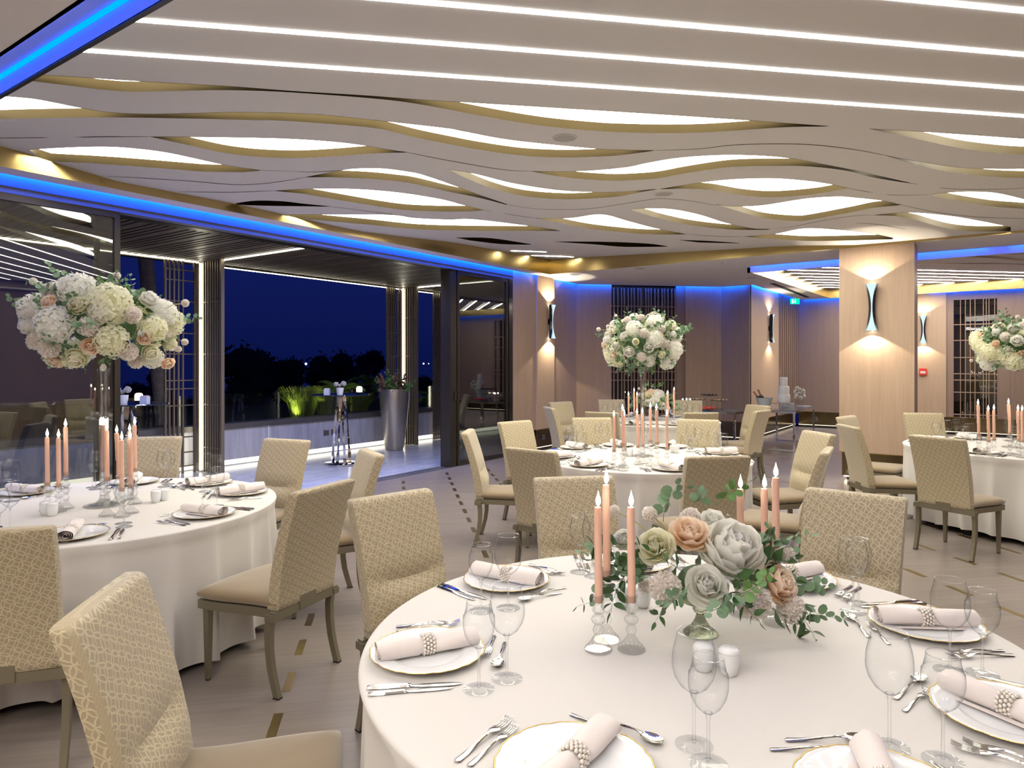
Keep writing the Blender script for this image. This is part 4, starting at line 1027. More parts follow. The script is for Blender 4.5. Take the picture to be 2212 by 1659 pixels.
# ================================================================== TABLES, CLOTHS, CHAIRS
TZ = 0.762
TABLES = {
 'front':  dict(c=(2.00, 0.765), r=0.972, desc='the front table', ang=[132.8, 80.5, 38.0, -8.0, -47.0, -90.0, -131.5, -176.0]),
 'left':   dict(c=(1.894, 4.318), r=0.985, desc='the left table', ang=[-74.3, -26.5, 11.0, 51.0, 97.5, 143.0, -170.0, -122.3]),
 'middle': dict(c=(5.70, 2.62), r=0.95, desc='the middle table', ang=[172.0, 130.0, 78.0, 42.0, 3.0, -42.0, -90.0, -138.0]),
 'right':  dict(c=(8.46, -0.15), r=1.0, desc='the right table', ang=[158.0, 123.0, 80.0, 33.0, -12.0, -58.0, -103.0, -150.0]),
 'far':    dict(c=(9.35, 4.12), r=0.95, desc='the far table', ang=[143.0, 93.0, 47.0, 2.0, -45.0, -92.0, -132.0, -176.0]),
}
SEATN = ['back', 'back left', 'left', 'front left', 'front', 'front right', 'right', 'back right']
def seat_names(angs):
    rel = [((a-35.35+180) % 360)-180 for a in angs]
    best = None
    for off in range(-30, 31, 2):
        idx = [int(round((r_+off)/45.0)) % 8 for r_ in rel]
        if len(set(idx)) == len(idx):
            if best is None or abs(off) < abs(best[0]): best = (off, idx)
    if best is None:
        o_ = sorted(range(8), key=lambda i: -rel[i] % 360); return {i: SEATN[k] for k, i in enumerate(o_)}
    return {i: SEATN[j] for i, j in enumerate(best[1])}
def visible(x, y, margin=60, z=0.8):
    F = x*Fv[0]+y*Fv[1]; R = x*Rv[0]+y*Rv[1]
    if F < 0.3: return False
    px = CX+F_PX*R/F; py = YH-F_PX*(z-EYE)/F
    return -margin < px < 2212+margin and py < 1659+margin*2
def cloth_mesh(r, seed, hem):
    rnd = random.Random(seed); N = 420; nf = rnd.choice((25, 26, 27)); m = MB()
    cen = []; a = 0
    for i in range(nf): cen.append((a, rnd.uniform(0.6, 1.25), rnd.uniform(0.75, 1.3))); a += 2*PI/nf*rnd.uniform(0.75, 1.25)
    sc = 2*PI/a; cen = [(c*sc, w_, k) for c, w_, k in cen]
    def fold(th):
        v = 0
        for c, amp, k in cen:
            d = (th-c+PI) % (2*PI)-PI; s_ = (PI/nf)*0.36*k
            v += amp*math.exp(-abs(d/s_)**1.35)
        return v
    fv = [fold(2*PI*i/N) for i in range(N)]
    rings = []; z_top = TZ-hem
    rings.append([(0.30*math.cos(2*PI*i/N), 0.30*math.sin(2*PI*i/N), TZ) for i in range(N)])
    rings.append([((r-0.05)*math.cos(2*PI*i/N), (r-0.05)*math.sin(2*PI*i/N), TZ) for i in range(N)])
    for (dr, dz) in ((0.015, 0.0), (0.006, 0.0015), (0.001, 0.005), (-0.001, 0.011)): rings.append([((r-dr)*math.cos(2*PI*i/N), (r-dr)*math.sin(2*PI*i/N), TZ-dz) for i in range(N)])
    for j in range(1, 17):
        t = j/16.0; R = []
        for i in range(N):
            th = 2*PI*i/N; sway = 0.05*math.sin(th*3+seed)*t*t/r
            rr = r-0.012+0.02*t+t**0.45*(fv[i]-0.80)*0.105*(0.35+0.65*t)+0.006*math.sin(th*9+t*5+seed)*t
            zz = TZ-0.011-(z_top-0.011)*t+(0.012*math.sin(th*5+seed)+0.008*fv[i])*t
            R.append((rr*math.cos(th+sway*0.4), rr*math.sin(th+sway*0.4), zz))
        rings.append(R)
    m.rings(rings, cap=False); o = len(m.v); m.v.append((0, 0, TZ)); m.uv.append((0, 0)); m.f += [((i+1) % N, i, o) for i in range(N)]
    bm_ = m.mesh('tablecloth', M_cloth, True, 180); bm_.update()
    return bm_
seedn = 3
for nm, T in TABLES.items():
    cx_, cy_ = T['c']; seedn += 1
    hemw = {'front': 0.05, 'left': 0.045}.get(nm, 0.05)
    tb = thing('banquet_table', 'round folding banquet table hidden beneath the white cloth of '+T['desc'], 'table', (cx_, cy_, 0), 0.3, 'round banquet tables')
    link('tabletop', MB().lathe([(0.0001, 0.725), (T['r']-0.03, 0.725), (T['r']-0.025, 0.74), (T['r']-0.03, 0.755), (0.0001, 0.755)], 48).mesh('tabletop', M_dark), tb)
    for k in range(4):
        a = PI/4+k*PI/2; link('leg', MB().box(-0.02, 0.02, -0.02, 0.02, 0, 0.725).mesh('leg', M_black, False), tb, (0.9*math.cos(a)*0.97, 0.9*math.sin(a)*0.97, 0))
    cl = link('tablecloth', cloth_mesh(T['r'], seedn, hemw)); cl.location = (cx_, cy_, 0)
    tag(cl, 'white linen cloth draped to the floor over '+T['desc'], 'tablecloth', 'white round tablecloths')
# chairs: (table, back-top position, facing in degrees)
CHAIRS = [
 ('front', (0.855, 1.925), -46, 'beige patterned chair in the bottom left corner, facing right to the front table'),
 ('front', (2.292, 2.316), -101.5, 'patterned chair left of the front table, facing the camera with its lumbar crease lit'),
 ('front', (3.204, 1.865), -135, 'patterned chair behind the three tall candles at the back of the front table'),
 ('front', (3.582, 0.559), 175, 'patterned chair behind the front table, right of the flower bowl'),
 ('left', (3.45, 4.66), -168, 'patterned chair facing the camera by the terrace threshold, right of the left table'),
 ('left', (3.31, 3.54), 153, 'narrow angled patterned chair half hidden behind the side-on chair of the left table'),
 ('left', (2.93, 5.72), -134, 'patterned chair behind the candles at the back of the left table'),
 ('left', (0.95, 3.05), 53, 'dark patterned chair back at the left edge of the photo'),
 ('left', (2.262, 2.762), 101.3, 'side-on patterned chair with open tan seat at the right of the left table'),
 ('middle', (4.46, 1.51), 43, 'patterned chair back seen straight on in front of the middle table'),
 ('middle', (4.05, 2.71), -4, 'patterned chair left of the middle table, its back turned towards the camera'),
 ('middle', (4.84, 3.92), -60, 'side-on patterned chair with tan seat near the terrace door, left of the middle table'),
 ('middle', (5.90, 4.06), -103, 'patterned chair against the wooden wall left of the middle table'),
 ('middle', (6.74, 3.67), -140, 'patterned chair behind the middle table, left of its tall vase'),
 ('middle', (7.17, 2.67), -165, 'patterned chair behind the middle table, right of its tall vase'),
 ('middle', (6.45, 1.43), 133, 'leaning patterned chair on the right of the middle table, in the aisle'),
 ('middle', (5.26, 1.00), 96, 'angled patterned chair with tan seat in the aisle right of the middle table'),
 ('right', (6.66, 0.425), -23.6, 'patterned chair with its full back to the camera, in front of the right table'),
 ('right', (8.66, 1.40), -102, 'rearmost pale chair beside the sconce pillar, at the right table'),
 ('right', (7.38, 1.21), -58, 'side-on patterned chair before the pillar, at the right table'),
 ('right', (9.50, 0.56), -155, 'lilac-lit patterned chair behind the right table'),
 ('far', (8.02, 5.06), -42, 'edge-on pale chair beside the pier wall lamp at the far table'),
 ('far', (9.27, 5.60), -110, 'pale chair seen from the front below the pier wall lamp at the far table'),
 ('far', (10.15, 5.05), -140, 'pale chair behind the far table, left of its flowers'),
 ('far', (10.72, 4.18), -160, 'pale chair behind the far table, right of its flowers'),
 ('far', (7.62, 4.04), 4, 'brown patterned chair at the front left of the far table'),
 ('far', (8.28, 3.02), 43, 'brown patterned chair at the front right of the far table'),
 ('far', (10.10, 3.06), 148, 'pale chair facing left with lumbar crease, right of the far table'),
 ('far', (9.10, 2.50), 82, 'pale edge-on chair nearest the aisle, right of the far table'),
]
for (tn, top, fac, lab) in CHAIRS:
    f = math.radians(fac); d = 0.330; T_ = TABLES[tn]; ox, oy = top[0]+d*math.cos(f), top[1]+d*math.sin(f)
    vx, vy = ox-T_['c'][0], oy-T_['c'][1]; ds_ = math.hypot(vx, vy); k_ = max(1.0, (T_['r']+0.275)/ds_); ox, oy = T_['c'][0]+vx*k_, T_['c'][1]+vy*k_
    place('dining_chair', lab, 'chair', (ox, oy, 0), f-PI/2, 'patterned dining chairs round the tables')
# ---- place settings: item offsets from the seat axis (radial r, sideways s to the diner's right)
def tpos(T, a, r, s=0.0):
    ar = math.radians(a); return (T['c'][0]+r*math.cos(ar)-s*math.sin(ar), T['c'][1]+r*math.sin(ar)+s*math.cos(ar))
NAP = {('front', 132.8): -32, ('front', -176.0): 0.7, ('front', 80.5): -84, ('front', -47.0): 120, ('front', -90.0): 62, ('front', -8.0): 150, ('front', -131.5): 20, ('left', -74.3): 100, ('left', -26.5): 170}
ITEMS = [('outer silver dinner fork', 'dinner_fork', 'fork', 0.775, -0.222, 'dinner forks'), ('inner silver fork', 'salad_fork', 'fork', 0.785, -0.192, 'salad forks'),
         ('inner silver dinner knife', 'dinner_knife', 'knife', 0.815, 0.190, 'dinner knives'), ('outer small silver knife', 'butter_knife', 'knife', 0.825, 0.218, 'small knives')]
shown = 0
for nm, T in TABLES.items():
    names = seat_names(T['ang'])
    for i, a in enumerate(T['ang']):
        where = 'at the %s seat of %s' % (names[i], T['desc'])
        rnd = random.Random(int(a*10)+len(nm)); ar = math.radians(a)
        vis_p = visible(*tpos(T, a, 0.775), margin=130)
        if vis_p:
            x, y = tpos(T, a, 0.782)
            place('charger_plate', 'scalloped white plate with gold edge '+where, 'plate', (x, y, TZ+0.0005), rnd.uniform(0, 6), 'gold edged charger plates')
            na = NAP.get((nm, a), math.degrees(ar)+180+rnd.uniform(-14, 14)); nr = math.radians(na)
            place('rolled_napkin' if rnd.random() < 0.5 else 'rolled_napkin_b', 'rolled blush linen napkin on the plate '+where, 'napkin', (x, y, TZ+0.0085), nr, 'rolled blush napkins', name='rolled_napkin')
            place('pearl_napkin_ring', 'pearl bead napkin ring round the napkin '+where, 'napkin ring', (x, y, TZ+0.0085), nr, 'pearl napkin rings')
        for (lb, pr, cat, r_, s_, grp) in ITEMS:
            x, y = tpos(T, a, r_, s_)
            if visible(x, y, 100): place(pr, lb+' '+where, cat, (x, y, TZ+0.001), ar+PI/2+rnd.uniform(-0.05, 0.05), grp, name=pr)
        x, y = tpos(T, a, 0.575, 0.035)
        if visible(x, y, 90): place('soup_spoon', 'silver spoon above the plate '+where, 'spoon', (x, y, TZ+0.001), ar+PI+PI/2+PI/2-0.25, 'silver spoons')
        x, y = tpos(T, a, 0.598, -0.03)
        if visible(x, y, 90): place('dessert_fork', 'small dessert fork above the plate '+where, 'fork', (x, y, TZ+0.001), ar-0.25, 'dessert forks')
        if nm == 'front':
            G = {132.8: ((152.1, 0.692), (150.1, 0.602)), 80.5: ((104.2, 0.684), (98.8, 0.61)), 38.0: ((56.5, 0.724), (54.0, 0.657)), -8.0: ((12.5, 0.70), (10.0, 0.63)), -47.0: ((-29.6, 0.739), (-33.6, 0.655)), -90.0: ((-71.7, 0.765), (-72.0, 0.688)), -131.5: ((-114.1, 0.731), (-118.0, 0.644)), -176.0: ((-155.6, 0.651), (-158.0, 0.584))}[a]
        else: G = ((a+19+rnd.uniform(-1.5, 1.5), 0.70), (a+18+rnd.uniform(-2, 2), 0.61))
        for k, (ga, gr) in enumerate(G):
            x, y = tpos(T, ga, gr)
            if visible(x, y, 60, 0.95):
                if k == 0: place('small_wine_glass', 'smaller empty wine glass '+where, 'wine glass', (x, y, TZ+0.001), 0, 'small wine glasses', name='wine_glass')
                else: place('wine_glass', 'larger empty wine glass '+where, 'wine glass', (x, y, TZ+0.001), 0, 'large wine glasses')
# ---- salt and pepper
def shk(x, y, kind, where): place(kind, 'white porcelain %s shaker %s' % (kind.split('_')[0], where), 'shaker', (x, y, TZ+0.001), 0, None, scale=1.16)
shk(1.830, 0.659, 'salt_shaker', 'left of the pair before the flower bowl on the front table'); shk(1.845, 0.594, 'pepper_shaker', 'right of the pair before the flower bowl on the front table')
shk(2.152, 1.059, 'salt_shaker', 'behind the pink candles, left of the pair, on the front table'); shk(2.186, 1.0, 'pepper_shaker', 'behind the pink candles, right of the pair, on the front table')
shk(2.133, 4.137, 'salt_shaker', 'right of the vase on the left table, nearer'); shk(2.19, 4.155, 'pepper_shaker', 'right of the vase on the left table, half hidden')
shk(1.607, 4.299, 'salt_shaker', 'left of the vase on the left table, left of the pair'); shk(1.617, 4.235, 'pepper_shaker', 'left of the vase on the left table, right of the pair')
for (px, py, kk, wh) in ((1351, 985, 'salt_shaker', 'left of the vase on the middle table, left of the pair'), (1361, 986, 'pepper_shaker', 'left of the vase on the middle table, right of the pair'),
                         (1453, 978, 'salt_shaker', 'right of the vase on the middle table, left of the pair'), (1461, 979, 'pepper_shaker', 'right of the vase on the middle table, right of the pair')):
    x, y = on_z(px, py, TZ); shk(x, y, kk, wh)
# ---- candles: (photo column, wax top row, tall?) on each table
ORD = ['leftmost', 'second from the left', 'third from the left', 'fourth from the left', 'fifth from the left', 'sixth from the left', 'seventh from the left', 'eighth from the left', 'ninth from the left', 'rightmost']
CAND = {
 'front': [(1781/1000, 0.955, 0, 0), (1.862, 0.971, 1, 0), (1.837, 0.877, 0, 0), (2.316, 0.701, 0, 0), (2.362, 0.647, 0, 0), (2.292, 0.587, 1, 0)],
 'left': [(102, 947, 0), (129, 948, 0), (140, 926, 1), (231, 932.4, 1), (227, 921, 1), (253, 938, 0), (263, 954, 0), (280, 934.7, 0), (283, 950, 0), (291, 920.6, 1)],
 'middle': [(1328, 902, 0), (1344, 888.6, 1), (1348.5, 900, 0), (1378.5, 896.4, 0), (1388.5, 895, 0), (1405, 884, 1), (1419.5, 886.8, 1), (1440.5, 899.5, 0)],
 'right': [(2118.5, 876, 1), (2131.6, 888.8, 0), (2147, 887, 0), (2183.4, 874, 1), (2198, 887.5, 0), (2208, 889, 0)],
 'far': [(1359.7, 855.5, 0), (1370, 847, 1), (1374.4, 855.5, 0), (1443.5, 852, 0), (1448, 853, 0), (1451.3, 844.6, 1), (1456, 852.3, 0)],
}
for nm, L in CAND.items():
    T = TABLES[nm]; P = []
    for c in L:
        if nm == 'front': P.append((c[0], c[1], c[2]))
        else:
            zt = TZ+(0.462 if c[2] else 0.410); F = (EYE-zt)*F_PX/(c[1]-YH); x, y, _ = at_depth(c[0], c[1], F); P.append((x, y, c[2]))
    # keep feet apart
    for _ in range(30):
        for i in range(len(P)):
            for j in range(i+1, len(P)):
                dx, dy = P[j][0]-P[i][0], P[j][1]-P[i][1]; d = math.hypot(dx, dy) or 1e-3
                if d < 0.083:
                    k = (0.083-d)/2/d; P[i] = (P[i][0]-dx*k, P[i][1]-dy*k, P[i][2]); P[j] = (P[j][0]+dx*k, P[j][1]+dy*k, P[j][2])
    order = sorted(range(len(P)), key=lambda i: (P[i][0]*Rv[0]+P[i][1]*Rv[1])/(P[i][0]*Fv[0]+P[i][1]*Fv[1]))
    for rank, i in enumerate(order):
        x, y, tall = P[i]; o_ = 'rightmost' if rank == len(P)-1 else ORD[rank]
        hz = 0.212 if tall else 0.160
        place('tall_crystal_candlestick' if tall else 'crystal_candlestick', '%s beaded crystal candlestick, %s on %s' % ('tall' if tall else 'short', o_, T['desc']), 'candlestick', (x, y, TZ+0.0015), rank*0.7, 'beaded crystal candlesticks', name='crystal_candlestick')
        pr = 'taper_candle' if nm in ('front',) else ('leaning_taper_candle', 'dripping_taper_candle', 'taper_candle')[rank % 3] if nm != 'left' else ('taper_candle', 'taper_candle', 'leaning_taper_candle')[rank % 3]
        place(pr, 'lit blush taper candle, %s on %s' % (o_, T['desc']), 'candle', (x, y, TZ+hz-0.0195), 0.6+rank*0.4 if pr != 'taper_candle' else -0.9, 'lit blush taper candles', name='taper_candle')
# ================================================================== VASES AND FLOWERS
def tall_vase(nm, c, label, legs=False):
    t = thing('trumpet_vase', label, 'vase', (c[0], c[1], TZ+0.0015))
    link('base_disc', MB().lathe([(0.0001, 0.0), (0.105, 0.0), (0.107, 0.003), (0.105, 0.006), (0.0001, 0.0065)], 40).mesh('base_disc', M_crystal), t)
    if not legs:
        link('foot', MB().lathe([(0.0001, 0.007), (0.075, 0.008), (0.045, 0.018), (0.027, 0.04), (0.022, 0.06)], 32).mesh('foot', M_crystal), t)
        link('column', MB().lathe([(0.022, 0.06), (0.0225, 0.2), (0.024, 0.5), (0.028, 0.74), (0.034, 0.80), (0.035, 0.802), (0.030, 0.80), (0.024, 0.74), (0.020, 0.5), (0.018, 0.2), (0.0001, 0.12)], 32).mesh('column', M_crystal), t)
    else:
        for k in range(3):
            a = 2*PI*k/3+0.4; link('leg', MB().tube([(0.05*math.cos(a), 0.05*math.sin(a), 0.006), (0.022*math.cos(a+0.5), 0.022*math.sin(a+0.5), 0.35), (0.03*math.cos(a+1), 0.03*math.sin(a+1), 0.76)], [0.009, 0.007, 0.008], 10).mesh('leg', M_crystal), t)
        link('collar', MB().lathe([(0.0001, 0.755), (0.038, 0.755), (0.042, 0.77), (0.042, 0.80), (0.0001, 0.80)], 24).mesh('collar', M_chrome), t)
    return t
tall_vase('left', (1.908, 4.292), 'tall slender clear glass vase under the flower ball on the left table')
VM = (5.72, 2.62); VR = (8.44, -0.115)
tall_vase('middle', VM, 'tall slender clear glass vase under the flower ball on the middle table')
tall_vase('right', VR, 'tall clear vase of thin crystal rods under the flower ball on the right table', True)
def fillers(t, rx, ry, rz, rnd, n_e=52, n_g=38):
    for i in range(n_e+n_g):
        z = 1-1.85*(i+0.5)/(n_e+n_g); r = math.sqrt(max(0, 1-z*z)); a = i*2.39996+rnd.uniform(-.3, .3)
        d = Vector((r*math.cos(a), r*math.sin(a), z)); k = rnd.uniform(0.5, 0.74)
        p = Vector((d.x*rx*k, d.y*ry*k, d.z*rz*k)); nrm = Vector((d.x/rx, d.y/ry, d.z/rz)).normalized()
        nrm = (nrm+Vector((rnd.uniform(-.5, .5), rnd.uniform(-.5, .5), rnd.uniform(-.4, .5)))).normalized()
        if i % 5 in (0, 2, 4): put('eucalyptus_sprig', SPRIG['eucalyptus_sprig'], t, p, nrm, rnd.uniform(0.7, 1.05), rnd.uniform(0, 6), 'Y')
        elif i % 5 == 1: put('green_leaf_sprig', SPRIG['green_leaf_sprig'], t, p, nrm, rnd.uniform(0.7, 1.0), rnd.uniform(0, 6), 'Y')
        else: put('light_leaf_sprig', SPRIG['light_leaf_sprig'], t, p, nrm, rnd.uniform(0.7, 1.1), rnd.uniform(0, 6), 'Y')
SIZE = {'white_hydrangea': 0.095, 'cream_hydrangea': 0.098, 'white_peony': 0.074, 'cream_peony': 0.074, 'peach_rose': 0.050, 'cream_rose': 0.050, 'white_rose': 0.050, 'pompom_chrysanthemum': 0.050, 'rose_bud': 0.036}
def stray(t, p0, p1, r):
    m = MB().tube([p0, tuple((Vector(p0)+Vector(p1))/2+Vector((0, 0, 0.012))), p1], 0.0018, 5); link('flower_stem', m.mesh('flower_stem', M_stem), t)
    put('pompom_chrysanthemum', BLOOM['pompom_chrysanthemum'], t, p1, Vector(p1)-Vector(p0)+Vector((0, 0, .05)), r)
def ball_bouquet(c, zc_, rx, ry, rz, seed, label, front=None, fcen=None, fsc=1.0):
    rnd = random.Random(seed); t = thing('flower_bouquet', label, 'flower arrangement', (c[0], c[1], zc_))
    link('foliage_core', MB().lathe([(max(1e-4, 0.42*rx*math.sin(PI*j/10)), -0.42*rz*math.cos(PI*j/10)) for j in range(11)], 20).mesh('foliage_core', M_leaf_d), t)
    if front:
        Fc = c[0]*Fv[0]+c[1]*Fv[1]; ppm = F_PX/Fc
        for (kind, cx_, cy_, rr) in front:
            u = (cx_-fcen[0])*fsc/ppm; v = -(cy_-fcen[1])*fsc/ppm; s = 1-(u/rx)**2-(v/rz)**2
            dep = -math.sqrt(max(0.0, s))*ry*0.93
            p = Vector((Rv[0]*u+Fv[0]*dep, Rv[1]*u+Fv[1]*dep, v)); R_ = rr*fsc/ppm
            if kind == 'stray':
                q = p*0.75; stray(t, tuple(q), tuple(p), R_); continue
            nrm = Vector((p.x/rx**2, p.y/ry**2, p.z/rz**2)).normalized()
            nrm = (nrm+Vector((-Fv[0], -Fv[1], 0.1))*0.35).normalized()
            put(kind, BLOOM[kind], t, p-nrm*R_*0.35, nrm, R_, rnd.uniform(0, 6))
    kinds = ['white_hydrangea', 'white_peony', 'pompom_chrysanthemum', 'peach_rose', 'cream_hydrangea', 'pompom_chrysanthemum', 'cream_peony', 'white_rose', 'pompom_chrysanthemum', 'cream_rose', 'white_peony', 'rose_bud', 'cream_hydrangea', 'peach_rose', 'white_hydrangea', 'pompom_chrysanthemum']
    N = 66; kk = 0
    for i in range(N):
        z = 0.97-1.72*(i+0.5)/N; r = math.sqrt(max(0, 1-z*z)); a = i*2.39996+seed
        d = Vector((r*math.cos(a), r*math.sin(a), z))
        if front and (d.x*Fv[0]+d.y*Fv[1]) < 0.12: continue
        kind = kinds[(kk*5+seed) % 16]; kk += 1
        R_ = SIZE[kind]*rnd.uniform(0.85, 1.08)*(rx/0.41)*0.92; k = rnd.uniform(0.86, 1.0)
        p = Vector((d.x*rx*k, d.y*ry*k, d.z*rz*k)); nrm = Vector((d.x/rx, d.y/ry, d.z/rz)).normalized()
        put(kind, BLOOM[kind], t, p-nrm*R_*0.5, nrm, R_, rnd.uniform(0, 6))
    for i in range(7):
        a = rnd.uniform(0, 6.28) if not front else math.atan2(Fv[1], Fv[0])+rnd.uniform(-1.2, 1.2); z = rnd.uniform(-0.5, 0.9); r = math.sqrt(1-z*z)
        d = Vector((r*math.cos(a)*rx, r*math.sin(a)*ry, z*rz)); stray(t, tuple(d*0.8), tuple(d*1.2), rnd.uniform(0.016, 0.024))
    fillers(t, rx, ry, rz, rnd)
    for i in range(6):
        a = rnd.uniform(0, 6.28); z = rnd.uniform(-0.2, 0.95); r = math.sqrt(1-z*z); d = Vector((r*math.cos(a), r*math.sin(a), z))
        put('eucalyptus_sprig', SPRIG['long_eucalyptus_sprig'], t, Vector((d.x*rx, d.y*ry, d.z*rz))*0.72, d+Vector((0, 0, 0.3)), rnd.uniform(0.8, 1.05), rnd.uniform(0, 6), 'Y')
    return t
FR = [('cream_hydrangea', 1040, 430, 150), ('white_hydrangea', 750, 310, 128), ('white_hydrangea', 660, 600, 128), ('white_hydrangea', 370, 460, 115), ('cream_hydrangea', 1060, 735, 112), ('cream_hydrangea', 1290, 630, 90), ('white_hydrangea', 1185, 870, 80), ('white_hydrangea', 1010, 500, 80),
      ('white_peony', 620, 285, 88), ('cream_peony', 850, 465, 92), ('white_peony', 405, 610, 92), ('cream_peony', 780, 860, 98), ('white_peony', 1215, 390, 85), ('white_peony', 385, 880, 72), ('cream_peony', 1220, 810, 80),
      ('peach_rose', 920, 775, 78), ('peach_rose', 545, 880, 80), ('peach_rose', 600, 435, 72), ('peach_rose', 1235, 705, 62), ('peach_rose', 1295, 900, 62), ('rose_bud', 1222, 665, 48), ('rose_bud', 915, 920, 45), ('rose_bud', 345, 830, 40), ('cream_rose', 450, 860, 55), ('cream_rose', 660, 890, 40),
      ('pompom_chrysanthemum', 520, 330, 82), ('pompom_chrysanthemum', 330, 375, 52), ('pompom_chrysanthemum', 930, 625, 80), ('pompom_chrysanthemum', 1185, 525, 70), ('pompom_chrysanthemum', 470, 735, 72), ('pompom_chrysanthemum', 580, 790, 80), ('pompom_chrysanthemum', 1125, 815, 74), ('pompom_chrysanthemum', 1110, 890, 60), ('pompom_chrysanthemum', 238, 645, 66),
      ('stray', 240, 250, 32), ('stray', 247, 405, 29), ('stray', 475, 520, 36), ('stray', 252, 565, 30), ('stray', 890, 205, 33), ('stray', 1425, 418, 31), ('stray', 1420, 722, 29), ('stray', 1370, 778, 28)]
ball_bouquet((1.908, 4.292), 1.815, 0.41, 0.37, 0.285, 3, 'large ball of white hydrangeas, peonies and peach roses on the left table', FR, (790, 600), 0.2773)
ball_bouquet(VM, 1.775, 0.385, 0.36, 0.285, 5, 'ball of white and peach flowers high on the middle table vase')
ball_bouquet(VR, 1.765, 0.40, 0.36, 0.285, 9, 'ball of white and blush flowers high on the right table vase')
# ---- low flower bowls
def bowl(c, label):
    t = thing('footed_flower_bowl', label, 'bowl', (c[0], c[1], TZ+0.0015)); t.scale = (0.82, 0.82, 0.80)
    def rib(r, z, a): return r*(1+0.03*math.cos(a*18))
    def dia(r, z, a): return r*(1+0.012*math.cos(a*30+z*400)+0.012*math.cos(a*30-z*400))
    link('foot', MB().lathe([(0.0001, 0.0), (0.062, 0.0), (0.063, 0.005), (0.055, 0.012), (0.035, 0.028), (0.020, 0.055), (0.014, 0.075)], 60, fr=rib).mesh('foot', M_green_g), t)
    link('knop', MB().lathe([(0.014, 0.075), (0.024, 0.084), (0.029, 0.095), (0.024, 0.108), (0.015, 0.114), (0.030, 0.118)], 36, fr=dia).mesh('knop', M_green_g), t)
    link('bowl', MB().lathe([(0.030, 0.118), (0.070, 0.122), (0.088, 0.132), (0.098, 0.150), (0.102, 0.175), (0.105, 0.195), (0.100, 0.195), (0.096, 0.17), (0.085, 0.14), (0.0001, 0.128)], 90, fr=dia).mesh('bowl', M_green_g), t)
BC = (2.075, 0.757)
bowl(BC, 'grey green pressed glass footed bowl holding the flowers on the front table')
def low_bouquet(c, label, items, leaves, cen, Fc, rx=0.34, ry=0.24, rz=0.13, zc_=1.01, sc=1.0):
    rnd = random.Random(11); t = thing('flower_bouquet', label, 'flower arrangement', (c[0], c[1], zc_)); ppm = F_PX/Fc
    link('foliage_core', MB().lathe([(max(1e-4, 0.07*math.sin(PI*j/10)), -0.03-0.05*math.cos(PI*j/10)) for j in range(11)], 20).mesh('foliage_core', M_leaf_d), t)
    def P(px, py, dep=None):
        u = (px-cen[0])*sc/ppm; v = -(py-cen[1])*sc/ppm
        if dep is None:
            s = 1-(u/rx)**2-(v/rz)**2; dep = -math.sqrt(max(0, s))*ry*0.8
        k = 1+dep/Fc
        return Vector((Rv[0]*u*k+Fv[0]*dep, Rv[1]*u*k+Fv[1]*dep, v*k+dep*(-(cen[1]-YH)/F_PX)*0.0))
    for it in items:
        kind, px, py, rr, nx, nz = it[:6]; p = P(px, py, it[6] if len(it) > 6 else None); R_ = rr*1.12*sc/ppm
        if kind == 'stray': stray(t, tuple(p*0.45), tuple(p), R_); continue
        nrm = Vector((-Fv[0]+Rv[0]*nx, -Fv[1]+Rv[1]*nx, nz+0.55))
        put(kind, BLOOM[kind], t, p-nrm.normalized()*R_*0.3, nrm, R_, rnd.uniform(0, 6))
    for (kind, px, py, dx, dy, s_, dep) in leaves:
        p = P(px, py, dep); d = Vector((Rv[0]*dx-Fv[0]*0.25, Rv[1]*dx-Fv[1]*0.25, -dy))
        nm = NICE.get(kind, kind); put(nm, SPRIG[kind], t, p, d, s_*sc*1.0, rnd.uniform(0, 6), 'Y')
    for i in range(40):
        a = i*2.39996; z = rnd.uniform(-0.12, 0.75); r = math.sqrt(1-z*z); d = Vector((r*math.cos(a), r*math.sin(a), z))
        if d.y < -0.25 and d.z > -0.05: continue
        k = ['green_leaf_sprig', 'eucalyptus_sprig', 'green_leaf_sprig', 'green_leaf_sprig'][i % 4]
        put(k, SPRIG[k], t, Vector((Rv[0]*d.x*0.17+Fv[0]*d.y*0.09, Rv[1]*d.x*0.17+Fv[1]*d.y*0.09, d.z*0.05)), Vector((Rv[0]*d.x+Fv[0]*d.y, Rv[1]*d.x+Fv[1]*d.y, d.z)), rnd.uniform(0.75, 0.95)*sc, rnd.uniform(0, 6), 'Y')
    return t
IT = [('peach_rose', 1487, 1142, 47, 0.0, 0.75, -0.02), ('white_peony', 1575, 1172, 80, 0.25, 0.55, -0.05), ('white_rose', 1497, 1228, 47, 0.0, 0.15, -0.15), ('cream_rose', 1405, 1165, 43, -0.5, 0.3, -0.05), ('white_peony', 1350, 1168, 27, -0.4, 0.3, 0.02),
      ('pompom_chrysanthemum', 1408, 1236, 32, -0.3, 0.1, -0.13), ('pompom_chrysanthemum', 1608, 1268, 36, 0.2, 0.0, -0.12), ('pompom_chrysanthemum', 1701, 1195, 18, 0.4, 0.4, 0.0), ('peach_rose', 1678, 1246, 46, 0.75, 0.1, -0.06), ('pompom_chrysanthemum', 1702, 1302, 29, 0.6, -0.4, -0.08),
      ('stray', 1403, 1110, 16, 0, 0, 0.0), ('stray', 1330, 1107, 12, 0, 0, 0.02), ('pompom_chrysanthemum', 1508, 1132, 24, 0.2, 0.8, 0.08), ('white_peony', 1590, 1225, 34, 0.5, 0.0, -0.06), ('pompom_chrysanthemum', 1388, 1262, 15, -0.4, -0.2, -0.02), ('peach_rose', 1440, 1190, 30, -0.2, 0.4, 0.06), ('white_rose', 1560, 1140, 30, 0.1, 0.9, 0.10)]
